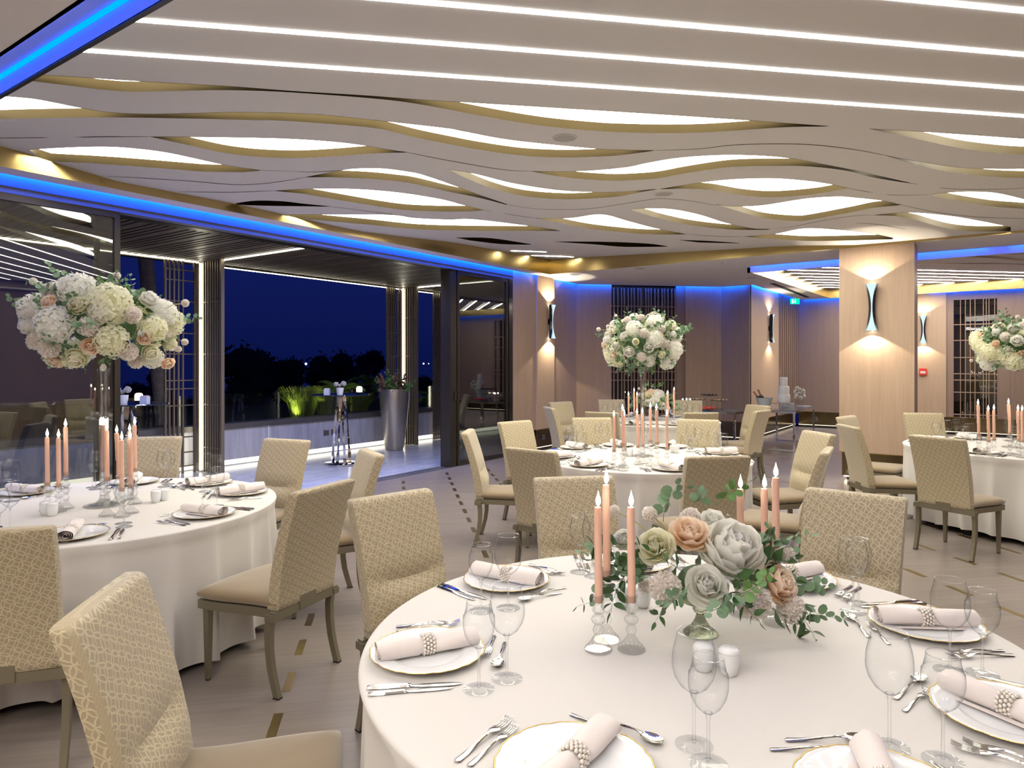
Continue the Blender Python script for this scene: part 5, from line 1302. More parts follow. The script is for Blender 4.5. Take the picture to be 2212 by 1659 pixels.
LV = [('eucalyptus_sprig', 1440, 1130, 0.02, -1, 1.0, 0.02), ('eucalyptus_sprig', 1345, 1215, -0.7, -0.4, 0.9, 0.05), ('eucalyptus_sprig', 1345, 1225, -1, 0.6, 0.9, -0.02), ('long_eucalyptus_sprig', 1350, 1230, -0.6, 1.0, 0.8, -0.02), ('green_leaf_sprig', 1365, 1210, -1, 0.2, 1.0, 0.0), ('green_leaf_sprig', 1350, 1225, -0.7, 0.8, 1.1, -0.03), ('green_leaf_sprig', 1345, 1190, -0.8, -0.4, 1.0, 0.02),
      ('eucalyptus_sprig', 1640, 1215, 0.5, -1, 0.9, 0.0), ('long_eucalyptus_sprig', 1640, 1190, 0.9, -0.9, 0.7, 0.0), ('green_leaf_sprig', 1620, 1225, 1, -0.3, 1.1, 0.0), ('eucalyptus_sprig', 1700, 1250, 1.0, 0.2, 0.9, 0.0), ('green_leaf_sprig', 1690, 1290, 1.0, 0.8, 1.1, -0.05), ('long_eucalyptus_sprig', 1700, 1280, 0.9, 0.9, 0.75, -0.06), ('green_leaf_sprig', 1640, 1280, 0.8, 1.0, 1.0, -0.08),
      ('green_leaf_sprig', 1450, 1215, -0.5, -0.6, 1.0, -0.12), ('green_leaf_sprig', 1430, 1245, -0.3, 1.0, 0.9, -0.10), ('eucalyptus_sprig', 1455, 1225, -0.5, 0.5, 0.8, -0.16), ('eucalyptus_sprig', 1555, 1230, -0.3, 0.3, 0.9, -0.16), ('light_leaf_sprig', 1550, 1245, 0.4, -0.3, 1.1, -0.18), ('green_leaf_sprig', 1555, 1235, 0.3, 0.9, 0.9, -0.14), ('green_leaf_sprig', 1545, 1215, 0.8, 0.2, 1.0, -0.10), ('eucalyptus_sprig', 1540, 1120, -0.3, -1, 0.8, 0.08), ('light_leaf_sprig', 1560, 1110, 0.5, -0.8, 1.2, 0.08)]
low_bouquet(BC, 'low arrangement of peach roses, white peonies and pompoms in the front table bowl', IT, LV, (1512, 1235), 2.13, zc_=EYE-(1235-YH)*2.13/F_PX)
FC = TABLES['far']['c']; bowl(FC, 'footed glass bowl holding the flowers on the far table')
IT2 = [(k, 1512+(px-1512)*0.75, py, rr*1.15, nx, nz, dep) for (k, px, py, rr, nx, nz, dep) in [i for i in IT if len(i) == 7]]
low_bouquet(FC, 'low arrangement of white flowers in the bowl on the far table', IT2, LV, (1512, 1235), 2.13, zc_=1.04)

# ================================================================== WALL LAMPS
def sconce(x, y, z, rz, label, power=18.0):
    t = thing('wall_lamp', label, 'wall lamp', (x, y, z), rz); H = 0.31
    def half_w(u): return 0.040+0.036*abs(u)**1.8       # u -1..1
    # dark shell: two curved flaps; bright reflector between them
    for s in (-1, 1):
        m = MB(); R = []
        for j in range(17):
            u = -1+2*j/16; w_ = half_w(u); op = 0.012+0.058*abs(u)**2.2; ring_ = []
            for i in range(9):
                a = i/8; xx = s*(w_*(math.sin(PI/2*min(1, a*1.3+0.15))) if a < 0.6 else w_+(op-w_)*((a-0.6)/0.4)); yy = -0.012-(0.075+0.03*abs(u)**2)*a
                ring_.append((xx, yy, u*H))
            for i in range(8, -1, -1):
                p = ring_[i]; ring_.append((p[0]-s*0.006, p[1]+0.003, p[2]))
            R.append(ring_)
        m.rings(R); link('shade_flap', m.mesh('shade_flap', M_black, True, 50), t)
    m = MB(); R = []
    for j in range(17):
        u = -1+2*j/16; op = 0.010+0.064*abs(u)**2.0; y0 = -0.082-0.030*abs(u)**2
        R.append([(-op, y0, u*H), (-op*0.5, y0-0.006, u*H), (op*0.5, y0-0.006, u*H), (op, y0, u*H), (op, y0+0.006, u*H), (-op, y0+0.006, u*H)])
    m.rings(R); link('reflector', m.mesh('reflector', M_refl, True, 50), t)
    for s in (-1, 1):
        link('lamp_diffuser', MB().lathe([(0.0001, s*(H-0.012)), (0.05, s*(H-0.012)), (0.052, s*(H-0.004))], 20, c=(0, -0.055, 0)).mesh('lamp_diffuser', M_bulb), t)
    link('wall_bracket', MB().box(-0.035, 0.035, -0.02, 0.0, -0.05, 0.05).mesh('wall_bracket', M_black, False), t)
    c, s_ = math.cos(rz), math.sin(rz)
    lx, ly = x-(-0.10)*s_, y+(-0.10)*c
    for sg in (-1, 1):
        spot_light('wall_lamp_beam', (lx, ly, z+sg*(H+0.004)), (0.0-(-0.25)*-s_*-1*0, 0, sg), power, WARM, math.radians(118), 0.12, 0.015)
M_refl = emit('lamp_reflector_glow', C(0.72, 0.94, 1.0), 1.0)
M_bulb = emit('lamp_diffuser_glow', C(1.0, 0.93, 0.80), 9.0)
sconce(10.76, 6.80, 2.36, 0, 'black hourglass wall lamp on the narrow pier left of the far table', 44)
sconce(PX, 1.39, 2.34, -PI/2, 'large black hourglass wall lamp on the wooden pillar', 32)
sconce(15.62, 4.15, 2.36, 0, 'black hourglass wall lamp behind the buffet table', 24)
sconce(18.17, yfar(1995, 18.17), 2.36, -PI/2, 'small black hourglass wall lamp above the red fire call point', 20)
# fire call point, exit sign, sockets
x, y = 18.17, yfar(1994, 18.17)
t = thing('fire_call_point', 'red fire alarm call point on the wall below the small lamp', 'fire alarm', (x, y, 1.40), -PI/2)
link('case', MB().box(-0.075, 0.075, -0.045, 0, -0.075, 0.075).mesh('case', plain('red_plastic', C(0.75, 0.06, 0.04), 0.35), False), t)
link('label_plate', MB().box(-0.05, 0.05, -0.048, -0.045, -0.035, 0.012).mesh('label_plate', M_white, False), t)
x, y, z = at_depth(1717, 651, 15.6)
t = thing('exit_sign', 'small green lit emergency exit sign hanging at the ceiling', 'exit sign', (x, y, z), TH-PI/2)
link('sign_panel', MB().box(-0.10, 0.10, -0.015, 0.015, -0.06, 0.06).mesh('sign_panel', emit('exit_green', C(0.0, 0.75, 0.28), 2.2), False), t)
m = MB(); m.lathe([(0.0001, 0.0), (0.011, 0.0), (0.0001, 0.0005)], 12); m.xf(Matrix.Translation((0.005, -0.016, 0.032)) @ Matrix.Rotation(PI/2, 4, 'X'))
m.tube([(0.005, -0.017, 0.018), (-0.004, -0.017, -0.008)], 0.007, 6).tube([(-0.004, -0.017, -0.008), (0.012, -0.017, -0.026), (0.006, -0.017, -0.043)], 0.004, 6).tube([(-0.004, -0.017, -0.008), (-0.018, -0.017, -0.026), (-0.032, -0.017, -0.028)], 0.004, 6).tube([(0.003, -0.017, 0.014), (0.022, -0.017, 0.004)], 0.003, 6).tube([(0.003, -0.017, 0.014), (-0.016, -0.017, 0.006)], 0.003, 6)
m.box(-0.072, -0.042, -0.0165, -0.0155, -0.045, 0.045)
link('running_figure', m.mesh('running_figure', emit('exit_white', C(0.8, 1, 0.9), 2.4)), t)
link('hanger', MB().box(-0.02, 0.02, -0.004, 0.004, 0.06, 0.20).mesh('hanger', M_white, False), t)
def socket(x, y, z, rz, label):
    t = thing('wall_socket', label, 'socket', (x, y, z), rz)
    link('cover_plate', MB().box(-0.045, 0.045, -0.006, 0, -0.04, 0.04).mesh('cover_plate', plain('socket_metal', C(0.35, 0.38, 0.42), 0.3, 0.8), False), t)
    link('outlet', MB().box(-0.03, 0.03, -0.008, -0.006, -0.025, 0.025).mesh('outlet', plain('socket_dark', C(0.05, 0.06, 0.08), 0.4), False), t)
socket(10.62, 6.83, 0.24, 0, 'metal wall socket low on the bronze plinth of the narrow pier')
socket(18.23, 3.72, 0.22, -PI/2, 'metal wall socket low on the bronze plinth behind the buffet')
socket(18.23, 1.60, 0.30, -PI/2, 'metal wall socket on the bronze plinth right of the pillar')
# ================================================================== TERRACE
struct('terrace_parapet', MB().box(-3.0, 13.5, 9.80, 10.05, 0.09, 0.575).box(-3.0, 13.5, 9.86, 10.05, 0.0, 0.09), M_marble_w)
struct('trim_parapet_cap', MB().box(-3.0, 13.5, 9.765, 10.08, 0.575, 0.655), M_dark if False else plain('grey_bronze_cap', C(0.13, 0.12, 0.115), 0.4, 0.4))
struct('cove_light_tape', MB().box(-3.0, 13.5, 9.835, 9.855, 0.012, 0.085), M_cove_t)
m = MB()
for i in range(11): m.box(-3.0+i*1.52, -1.495+i*1.52, 9.90, 9.915, 0.655, 1.11)
struct('balustrade_glass', m, M_rail)
struct('terrace_floor_line', MB().box(6.9, 6.905, 9.796, 9.8, 0.09, 0.575), emit('stone_joint_glow', C(0.8, 0.85, 1.0), 0.7))
for px in (705, 721):       # two small wall niches outlined in bronze
    d = ray(px, 940); x = d[0]*9.796/d[1]
    t = struct('terrace_niche', MB().box(x-0.055, x+0.055, 9.79, 9.80, 0.31, 0.40).box(x-0.055, x-0.045, 9.785, 9.80, 0.30, 0.41), plain('niche_rim', C(0.22, 0.20, 0.20), 0.4, 0.6))
ZP = 3.09
m = MB().box(-2.6, 12.2, 6.95, 10.1, ZP+0.05, ZP+0.08)
struct('ceiling_terrace', m, M_void)
m = MB(); i = 0; xx = -2.6
while xx < 12.2:
    w_ = (0.05, 0.05, 0.05, 0.11)[i % 4]; m.box(xx, xx+w_, 7.12, 9.75, ZP, ZP+0.05); xx += w_+0.035; i += 1
struct('ceiling_slats', m, M_slat)
struct('trim_terrace', MB().box(-2.6, 12.2, 9.66, 9.80, ZP-0.03, ZP+0.08), M_dark)
m = MB().box(-2.6, 5.6, 9.63, 9.65, ZP-0.016, ZP-0.003).box(6.0, 9.84, 9.66, 9.68, ZP-0.04, ZP-0.027).box(5.67, 5.69, 7.2, 9.35, ZP-0.016, ZP-0.003).box(9.93, 9.95, 7.3, 9.4, ZP-0.016, ZP-0.003).box(10.30, 11.32, 9.66, 9.68, ZP-0.04, ZP-0.027)
struct('terrace_line_lights', m, M_led)
def column(x_led, label, side_y0, lat_w, end_lat):
    t = struct('terrace_column', MB().box(x_led+0.03, x_led+0.20, 9.58, 9.80, 0, ZP), M_slat)
    link('line_light', MB().box(x_led-0.004, x_led+0.022, 9.60, 9.615, 0.02, ZP-0.02).mesh('line_light', M_led, False), t)
    m = MB(); x0, x1 = x_led-lat_w, x_led-0.05
    for u in (0, 0.12, 0.26, 0.40, 0.54, 0.92): m.box(x0+(x1-x0)*u, x0+(x1-x0)*u+0.022, 9.60, 9.64, 0, ZP-0.02)
    for z in (0.10, 0.30, 0.52, 0.98, 1.22, 1.34, 1.72, 2.02, 2.18, 2.48, 2.78, 2.93): m.box(x0, x1, 9.605, 9.635, z, z+0.016)
    link('lattice_screen', m.mesh('lattice_screen', M_lat, False), t)
    if side_y0:
        m = MB(); y = 9.58
        while y > side_y0: m.box(x_led+0.03, x_led+0.06, y-0.022, y, 0, ZP); y -= 0.062
        m.box(x_led+0.062, x_led+0.07, side_y0, 9.58, 0, ZP).box(x_led+0.02, x_led+0.07, side_y0-0.035, side_y0, 0, ZP)
        for z in (0.35, 0.98, 1.72, 2.48): m.box(x_led+0.035, x_led+0.055, side_y0, 9.58, z, z+0.02)
        link('side_slats', m.mesh('side_slats', M_lat, False), t)
M_lat = plain('bronze_lattice', C(0.20, 0.155, 0.105), 0.4, 0.35)
column(5.60, '', 9.12, 0.52, True); column(9.82, '', 9.29, 0.42, False); column(11.25, '', None, 0.52, False)
# ---- bar tables outside
def blade_leg(a, r0, r1, tw):
    m = MB(); R = []
    for j in range(15):
        t = j/14; z = 0.02+1.06*t; rr = r0+(r1-r0)*t; w_ = 0.040-0.022*math.sin(PI*min(1, t*1.05))**0.8; ang = a+tw*t
        c = (rr*math.cos(a+0.35*t), rr*math.sin(a+0.35*t)); j_ = 0.006*math.sin(j*2.3+a*3)
        R.append([(c[0]+(w_+j_)*math.cos(ang+k), c[1]+(w_*0.6+j_)*math.sin(ang+k), z) for k in (0, 2.1, 4.2)])
    m.rings(R); return m.mesh('leg', M_chrome, True, 25)
def bar_table(x, y, label):
    t = thing('high_bar_table', label, 'bar table', (x, y, 0))
    link('table_top', MB().lathe([(0.0001, 1.09), (0.44, 1.09), (0.445, 1.098), (0.44, 1.106), (0.0001, 1.106)], 48).mesh('table_top', plain('dark_glass_top', C(0.01, 0.015, 0.03), 0.04)), t)
    link('base_plate', MB().lathe([(0.0001, 0.0), (0.27, 0.0), (0.27, 0.016), (0.262, 0.02), (0.0001, 0.02)], 48).mesh('base_plate', M_chrome), t)
    for k in range(4): link('leg', blade_leg(2*PI*k/4+0.4, 0.15, 0.055, 1.8), t)
bx, by, _ = at_depth(737, 852, 10.9); bar_table(bx, by, 'high mirror-legged bar table on the terrace beside the planter')
b2x, b2y, _ = at_depth(279, 874, 8.45); bar_table(b2x, b2y, 'high bar table on the terrace behind the glass door post at left')
def cube_candle(x, y, lab):
    t = thing('tealight_cube', lab, 'candle holder', (x, y, 1.106), TH)
    link('glass_cube', MB().box(-0.042, 0.042, -0.042, 0.042, 0, 0.085).mesh('glass_cube', plain('frosted_white', C(0.62, 0.68, 0.78), 0.3), False), t)
    link('candle_top', MB().box(-0.034, 0.034, -0.034, 0.034, 0.085, 0.096).mesh('candle_top', plain('pink_wax', C(0.7, 0.5, 0.45), 0.5), False), t)
def bud_vase(x, y, lab):
    t = thing('flower_cup', lab, 'vase', (x, y, 1.106), 0)
    link('cup', MB().lathe([(0.0001, 0.0), (0.045, 0.0), (0.056, 0.05), (0.060, 0.105), (0.055, 0.105), (0.050, 0.05), (0.0001, 0.02)], 24).mesh('cup', M_porc), t)
    for (dx, dz, s_) in ((-0.055, 0.155, 0.052), (0.055, 0.165, 0.055), (0.0, 0.14, 0.035)):
        put('white_peony', BLOOM['white_peony'], t, (dx*Rv[0], dx*Rv[1], dz), (-Fv[0]*0.8+dx*6*Rv[0], -Fv[1]*0.8+dx*6*Rv[1], 0.5), s_, dx*9)
    put('leaf', SPRIG['light_leaf_sprig'], t, (0, 0, 0.10), (0.1, 0, 1), 0.6, 0, 'Y')
def table_lamp(x, y, lab):
    t = thing('table_lantern', lab, 'lamp', (x, y, 1.106), 0)
    link('base', MB().lathe([(0.0001, 0.0), (0.035, 0.0), (0.045, 0.02), (0.046, 0.03)], 20).mesh('base', M_black), t)
    link('lamp_shade', MB().lathe([(0.046, 0.03), (0.048, 0.08), (0.044, 0.105), (0.030, 0.12), (0.0001, 0.123)], 24).mesh('lamp_shade', emit('lantern_glow', C(1.0, 0.90, 0.62), 2.4)), t)
for (c, dxs, nm) in (((bx, by), (-0.21, 0.0, 0.27), 'on the bar table by the planter'), ((b2x, b2y), (0.22, -0.03, 0.075), 'on the bar table behind the door post')):
    fx, fy = (c[0], c[1])
    cube_candle(fx+Rv[0]*dxs[0]-Fv[0]*0.05, fy+Rv[1]*dxs[0]-Fv[1]*0.05, 'small frosted cube candle holder '+nm)
    bud_vase(fx+Rv[0]*dxs[1]-Fv[0]*0.08, fy+Rv[1]*dxs[1]-Fv[1]*0.08, 'white cup of pale flowers '+nm)
    table_lamp(fx+Rv[0]*dxs[2]+Fv[0]*0.08, fy+Rv[1]*dxs[2]+Fv[1]*0.08, 'glowing dome table lantern '+nm)
# ---- planter
M_plant = plain('hammered_champagne_metal', C(0.50, 0.45, 0.37), 0.30, 0.85, noise=0.18, nscale=45)
x, y, _ = at_depth(852, 960, 12.75)
t = thing('tall_planter', 'tall tapered champagne metal planter with reddish leaves at the terrace column', 'planter', (x, y, 0))
link('pot', MB().lathe([(0.0001, 0.0), (0.165, 0.0), (0.185, 0.10), (0.235, 0.5), (0.268, 0.85), (0.275, 1.06), (0.270, 1.12), (0.255, 1.12), (0.25, 1.05), (0.0001, 1.03)], 48).mesh('pot', M_plant, True, 60), t)
rnd = random.Random(5); M_red = plain('red_green_leaf', C(0.16, 0.08, 0.05), 0.45, noise=0.5, nscale=9)
for i in range(26):
    a = rnd.uniform(0, 6.28); r = rnd.uniform(0, 0.2); m = sprig(rnd.uniform(0.28, 0.46), 6, rnd.uniform(0.040, 0.06), i, False if i % 3 else True, 0.3, 0.004)
    d = Vector((math.cos(a)*rnd.uniform(0.3, 1.2), math.sin(a)*rnd.uniform(0.3, 1.2), 1))
    put('foliage', m.mesh('foliage', M_red if i % 2 else M_leaf, True, 180), t, (r*math.cos(a), r*math.sin(a), 1.04), d, 0.9, rnd.uniform(0, 6), 'Y')
# ---- garden beyond
struct('terrain_ground', MB().box(-40, 90, 10.2, 140, -6.1, -6.0), plain('night_ground', C(0.02, 0.03, 0.02), 0.9))
M_night = plain('night_foliage', C(0.045, 0.07, 0.035), 0.8, noise=0.4, nscale=2)
M_palm = plain('palm_leaf', C(0.20, 0.34, 0.035), 0.5, noise=0.3, nscale=3)
def tree(px, F, top, wd, lab, seed):
    F = F+seed*4.3; top = EYE+(top-EYE)*F/33.0; wd *= 0.9; x, y, _ = at_depth(px, YH, F); rnd = random.Random(seed); t = thing('tree', lab, 'tree', (x, y, -6)); H = top+6
    link('trunk', MB().tube([(0, 0, 0), (0.1, 0, H*0.4), (0, 0.1, H*0.8)], [0.3, 0.22, 0.1], 8).mesh('trunk', plain('bark', C(0.05, 0.04, 0.03), 0.9)), t)
    m = MB()
    for i in range(11):
        a = rnd.uniform(0, 6.28); r = rnd.uniform(0, wd*0.62); zz = H-wd*rnd.uniform(0.25, 1.5); s_ = wd*rnd.uniform(0.28, 0.5); m.ball((r*math.cos(a), r*math.sin(a), zz), s_, 9, 7, 0.9)
        for k in range(70):
            d = Vector((rnd.gauss(0, 1), rnd.gauss(0, 1), rnd.gauss(0, 1))).normalized()*s_*rnd.uniform(0.95, 1.25); c = Vector((r*math.cos(a), r*math.sin(a), zz))+d
            q = [c+Vector((rnd.uniform(-1, 1), rnd.uniform(-1, 1), rnd.uniform(-1, 1)))*0.16 for _ in range(3)]; m.add(q, [(0, 1, 2)])
    link('crown', m.mesh('crown', M_night, True, 180), t)
for i, (px, F, top, wd, lb) in enumerate(((515, 30, 2.1, 1.9, 'dark tree beyond the balustrade, just right of the first terrace column'), (565, 34, 1.9, 1.7, 'dark tree beyond the balustrade, second from the left column'), (612, 32, 1.6, 1.5, 'low dark tree left of the small distant light'),
     (706, 33, 2.2, 1.8, 'tall dark tree in the middle of the terrace view'), (752, 36, 1.4, 1.5, 'low dark tree between the two taller ones'), (790, 34, 2.2, 1.4, 'tall dark tree left of the planter'), (812, 38, 2.0, 1.2, 'narrow dark tree above the planter'), (925, 30, 1.0, 1.3, 'low dark tree seen between the two right columns'), (300, 22, 0.6, 2.2, 'dark bushy tree behind the left bar table'), (345, 30, 1.2, 1.8, 'dark tree behind the leaning palm trunk'))):
    tree(px, F, top, wd, lb, i)
def frond(m, d, L, droop, seed):
    rnd = random.Random(seed); d = Vector(d).normalized(); pts = [Vector((0, 0, 0))+d*L*t+Vector((0, 0, -droop*L*t*t)) for t in [k/12 for k in range(13)]]
    m.tube(pts, [0.018*(1-0.8*k/12) for k in range(13)], 4)
    for k in range(2, 13):
        tan = (pts[k]-pts[k-1]).normalized(); sd = tan.cross(Vector((0, 0, 1))).normalized()
        for s_ in (-1, 1):
            for q in (0, 0.5):
                p = pts[k-1].lerp(pts[k], q); l = L*0.30*(1-0.5*abs(k/12-0.4)); e = p+(sd*s_*0.9+tan*0.7+Vector((0, 0, -0.35))).normalized()*l
                m.add([p, p+tan*0.035, e], [(0, 1, 2)])
def palm(px, py, F, L, n, lab, seed):
    x, y, z = at_depth(px, py, F); t = thing('palm', lab, 'palm', (x, y, -6)); rnd = random.Random(seed)
    link('trunk', MB().tube([(0, 0, 0), (0, 0, z+6)], [0.14, 0.10], 10).mesh('trunk', plain('bark', C(0.05, 0.04, 0.03), 0.9)), t)
    for i in range(n):
        a = 2*PI*i/n+rnd.uniform(-.2, .2); m = MB(); frond(m, (math.cos(a), math.sin(a), rnd.uniform(0.3, 1.3)), L*rnd.uniform(0.8, 1.1), rnd.uniform(0.5, 0.9), i)
        m.xf(Matrix.Translation((0, 0, z+6))); link('frond', m.mesh('frond', M_palm, True, 180), t)
palm(735, 845, 15.5, 0.75, 12, 'small green-lit palm behind the terrace bar table', 1); palm(800, 832, 19.0, 1.15, 14, 'larger green-lit palm left of the planter', 2); palm(935, 860, 16.5, 0.9, 12, 'dim palm between the two right terrace columns', 3)
def grass(px, py, F, w_, h, n, lab, seed):
    x, y, z = at_depth(px, py, F); rnd = random.Random(seed); m = MB()
    for i in range(n*2):
        a = rnd.uniform(0, 6.28); r = rnd.uniform(0, w_*0.5); b = Vector((r*math.cos(a), r*math.sin(a), 0)); lean = Vector((math.cos(a), math.sin(a), 0))*w_*rnd.uniform(0.2, 0.75); hh = h*rnd.uniform(0.6, 1.05)
        p = [b, b+lean*0.3+Vector((0, 0, hh*0.7)), b+lean*0.75+Vector((0, 0, hh)), b+lean*1.1+Vector((0, 0, hh*0.82))]; sd = Vector((-math.sin(a+1), math.cos(a+1), 0))*0.006
        m.add([p[0]-sd, p[0]+sd, p[1]-sd, p[1]+sd, p[2]-sd*0.7, p[2]+sd*0.7, p[3]], [(0, 1, 3, 2), (2, 3, 5, 4), (4, 5, 6)])
    o = link('ornamental_grass', m.mesh('ornamental_grass', plain('grass_blade', C(0.26, 0.33, 0.05), 0.6, noise=0.3, nscale=2), True, 180)); o.location = (x, y, z); tag(o, lab, 'grass', None, 'stuff')
grass(652, 903, 13.7, 0.42, 0.62, 500, 'yellow-green lit ornamental grass clump behind the balustrade at left', 1); grass(708, 902, 14.9, 0.44, 0.55, 500, 'lit ornamental grass clump behind the bar table legs', 2); grass(772, 897, 16.0, 0.40, 0.5, 350, 'lit ornamental grass clump left of the planter base', 3)
struct('terrain_bed', MB().box(3, 16, 10.3, 16, -0.6, 0.49), plain('planting_soil', C(0.03, 0.035, 0.02), 0.9))
for (px, py, F) in ((640, 890, 13.4), (700, 890, 13.6), (765, 880, 14.6), (812, 868, 15.5)):
    x, y, z = at_depth(px, py, F); spot_light('garden_uplight', (x, y, 0.56), (0.10, 0.14, 1), 13, (1.0, 0.95, 0.40), math.radians(120), 0.6, 0.05)
# leaning palm trunk seen through the left opening
x, y, _ = at_depth(345, YH, 12.4)
t = thing('palm', 'tall leaning palm trunk outside, left of the first terrace column', 'palm', (x, y, -6))
pts = [(0.12, 0, 0), (0.14, 0, 4.5), (0.06, 0, 6.5), (-0.10, 0.0, 8.0), (-0.30, 0, 10.0), (-0.4, 0, 12)]
link('trunk', MB().tube([(p[0]*Rv[0], p[0]*Rv[1], p[2]) for p in spline([(a, c) for a, b, c in pts], 6) for p in [(p[0], 0, p[1])]], 0.125, 12).mesh('trunk', plain('palm_bark', C(0.24, 0.20, 0.155), 0.9, noise=0.5, nscale=12)), t)
for (px, py, F, r, lb) in ((661, 786, 60, 0.10, 'single distant white light on the far shore'), (915, 785.5, 60, 0.07, 'brighter of the distant shore lights between the right columns'), (926, 785.5, 60, 0.045, 'fainter distant shore light between the right columns')):
    o = link('distant_lamp', MB().ball((0, 0, 0), r).mesh('distant_lamp', emit('distant_white', C(0.8, 0.95, 1.0), 4.0)), None, at_depth(px, py, F)); tag(o, lb, 'light')
# ================================================================== BUFFET TABLES
def buffet(x0, x1, y0, y1, label):
    t = thing('buffet_table', label, 'buffet table', ((x0+x1)/2, (y0+y1)/2, 0)); hx, hy = (x1-x0)/2, (y1-y0)/2
    link('glass_top', MB().box(-hx, hx, -hy, hy, 0.735, 0.75).mesh('glass_top', plain('smoked_glass_top', C(0.16, 0.17, 0.18), 0.05), False), t)
    link('top_frame', MB().box(-hx, hx, -hy, -hy+0.03, 0.70, 0.735).box(-hx, hx, hy-0.03, hy, 0.70, 0.735).box(-hx, -hx+0.03, -hy+0.03, hy-0.03, 0.70, 0.735).box(hx-0.03, hx, -hy+0.03, hy-0.03, 0.70, 0.735).mesh('top_frame', M_chrome, False), t)
    for sx in (-1, 1):
        for sy in (-1, 1): link('leg', MB().box(sx*(hx-0.035)-0.018, sx*(hx-0.035)+0.018, sy*(hy-0.035)-0.018, sy*(hy-0.035)+0.018, 0, 0.70).mesh('leg', M_chrome, False), t)
        link('floor_rail', MB().box(sx*(hx-0.035)-0.012, sx*(hx-0.035)+0.012, -hy+0.05, hy-0.05, 0.02, 0.05).mesh('floor_rail', M_chrome, False), t)
buffet(12.85, 14.5, 2.95, 3.72, 'glass and chrome buffet table with the white cake and ice bucket'); buffet(12.05, 12.83, 3.76, 5.0, 'glass and chrome buffet table with the dessert stands')
BZ = 0.75
def on_b(px, py): x, y = on_z(px, py, BZ); return x, y
x, y = 13.35, 3.28
t = thing('wedding_cake', 'three-tier white cake on the glass buffet table', 'cake', (x, y, BZ))
for k, (r, z0, z1) in enumerate(((0.115, 0.12, 0.27), (0.098, 0.27, 0.42), (0.070, 0.42, 0.585))): link('tier', MB().lathe([(0.0001, z0), (r, z0), (r, z1-0.01), (r-0.008, z1), (0.0001, z1)], 36).mesh('tier', M_fondant, True, 50), t)
link('cake_stand', MB().lathe([(0.0001, 0), (0.10, 0), (0.11, 0.01), (0.03, 0.03), (0.03, 0.09), (0.135, 0.11), (0.135, 0.12), (0.0001, 0.12)], 30).mesh('cake_stand', M_crystal), t)
t = thing('flower_bouquet', 'small bunch of white roses right of the cake', 'flower arrangement', (x+0.10, y-0.26, BZ))
link('cup', MB().lathe([(0.0001, 0), (0.04, 0), (0.05, 0.16), (0.047, 0.16), (0.0001, 0.02)], 20).mesh('cup', M_wine), t)
for k in range(10): a = k*2.4; put('white_rose', BLOOM['white_rose'], t, (0.075*math.cos(a), 0.075*math.sin(a), 0.20+0.02*k), (math.cos(a), math.sin(a), 0.5), 0.045, k)
m = MB().lathe([(0.0001, 0.0), (0.024, 0.001), (0.004, 0.006), (0.003, 0.07), (0.012, 0.082), (0.033, 0.10), (0.038, 0.118), (0.037, 0.128), (0.036, 0.118), (0.03, 0.103), (0.0001, 0.084)], 18)
PROTO['coupe_glass'] = m.mesh('coupe_glass', M_wine, True, 60)
rows = ['front left', 'front middle', 'front right', 'left', 'rear middle', 'right']
for k, (dx, dy) in enumerate(((-0.28, 0.14), (-0.30, 0.05), (-0.30, -0.05), (-0.20, 0.20), (-0.21, 0.10), (-0.22, -0.14))): place('coupe_glass', 'empty champagne coupe before the cake, %s of the group' % rows[k], 'glass', (x+dx, y+dy, BZ), 0, 'champagne coupes by the cake')
bxx, byy = 13.05, 3.55
t = thing('ice_bucket', 'flared clear ice bucket on the buffet holding two bottles', 'ice bucket', (bxx, byy, BZ))
link('bucket', MB().lathe([(0.0001, 0), (0.09, 0), (0.115, 0.10), (0.155, 0.21), (0.150, 0.21), (0.11, 0.10), (0.085, 0.02), (0.0001, 0.02)], 28).mesh('bucket', plain('frosted_ice_bucket', C(0.62, 0.70, 0.70), 0.15)), t)
m = MB(); rnd = random.Random(3)
for k in range(40):
    a = rnd.uniform(0, 6.28); r = rnd.uniform(0, 0.12); s_ = 0.02; m.box(r*math.cos(a)-s_, r*math.cos(a)+s_, r*math.sin(a)-s_, r*math.sin(a)+s_, 0.16+rnd.uniform(0, 0.04), 0.21)
link('ice', m.mesh('ice', M_crystal, False), t)
for k, (dx, tilt, lb) in enumerate(((0.03, -0.75, 'dark champagne bottle with pink foil leaning left in the ice bucket'), (-0.01, -0.45, 'champagne bottle with pink foil standing behind in the ice bucket'))):
    t = thing('champagne_bottle', lb, 'bottle', (bxx+Rv[0]*0.02*k, byy+Rv[1]*0.02*k, BZ+0.06)); t.rotation_euler = (0, 0, 0)
    t.rotation_mode = 'QUATERNION'; t.rotation_quaternion = Vector((Rv[0]*tilt, Rv[1]*tilt, 1)).to_track_quat('Z', 'Y')
    link('glass_body', MB().lathe([(0.0001, 0), (0.038, 0.0), (0.041, 0.01), (0.041, 0.15), (0.033, 0.19), (0.017, 0.225)], 20).mesh('glass_body', M_black), t)
    link('foil', MB().lathe([(0.017, 0.225), (0.0145, 0.26), (0.0145, 0.30), (0.017, 0.31), (0.015, 0.325), (0.0001, 0.327)], 16).mesh('foil', plain('pink_foil', C(0.62, 0.25, 0.16), 0.3, 0.5)), t)
sq = MB().box(-0.11, 0.11, -0.11, 0.11, 0, 0.012); sq.box(-0.12, 0.12, -0.12, 0.12, 0.010, 0.018); PROTO['square_plate'] = sq.mesh('square_plate', M_porc, False)
for k in range(4): place('square_plate', 'white square plate, %s of the stack of four beside the cake' % ('lowest', 'second', 'third', 'topmost')[k], 'plate', (13.9, 3.35, BZ+0.018*k), 0.2, 'stacked square plates')
place('square_plate', 'single white square plate at the right end of the buffet', 'plate', (14.15, 3.1, BZ), 0.1)
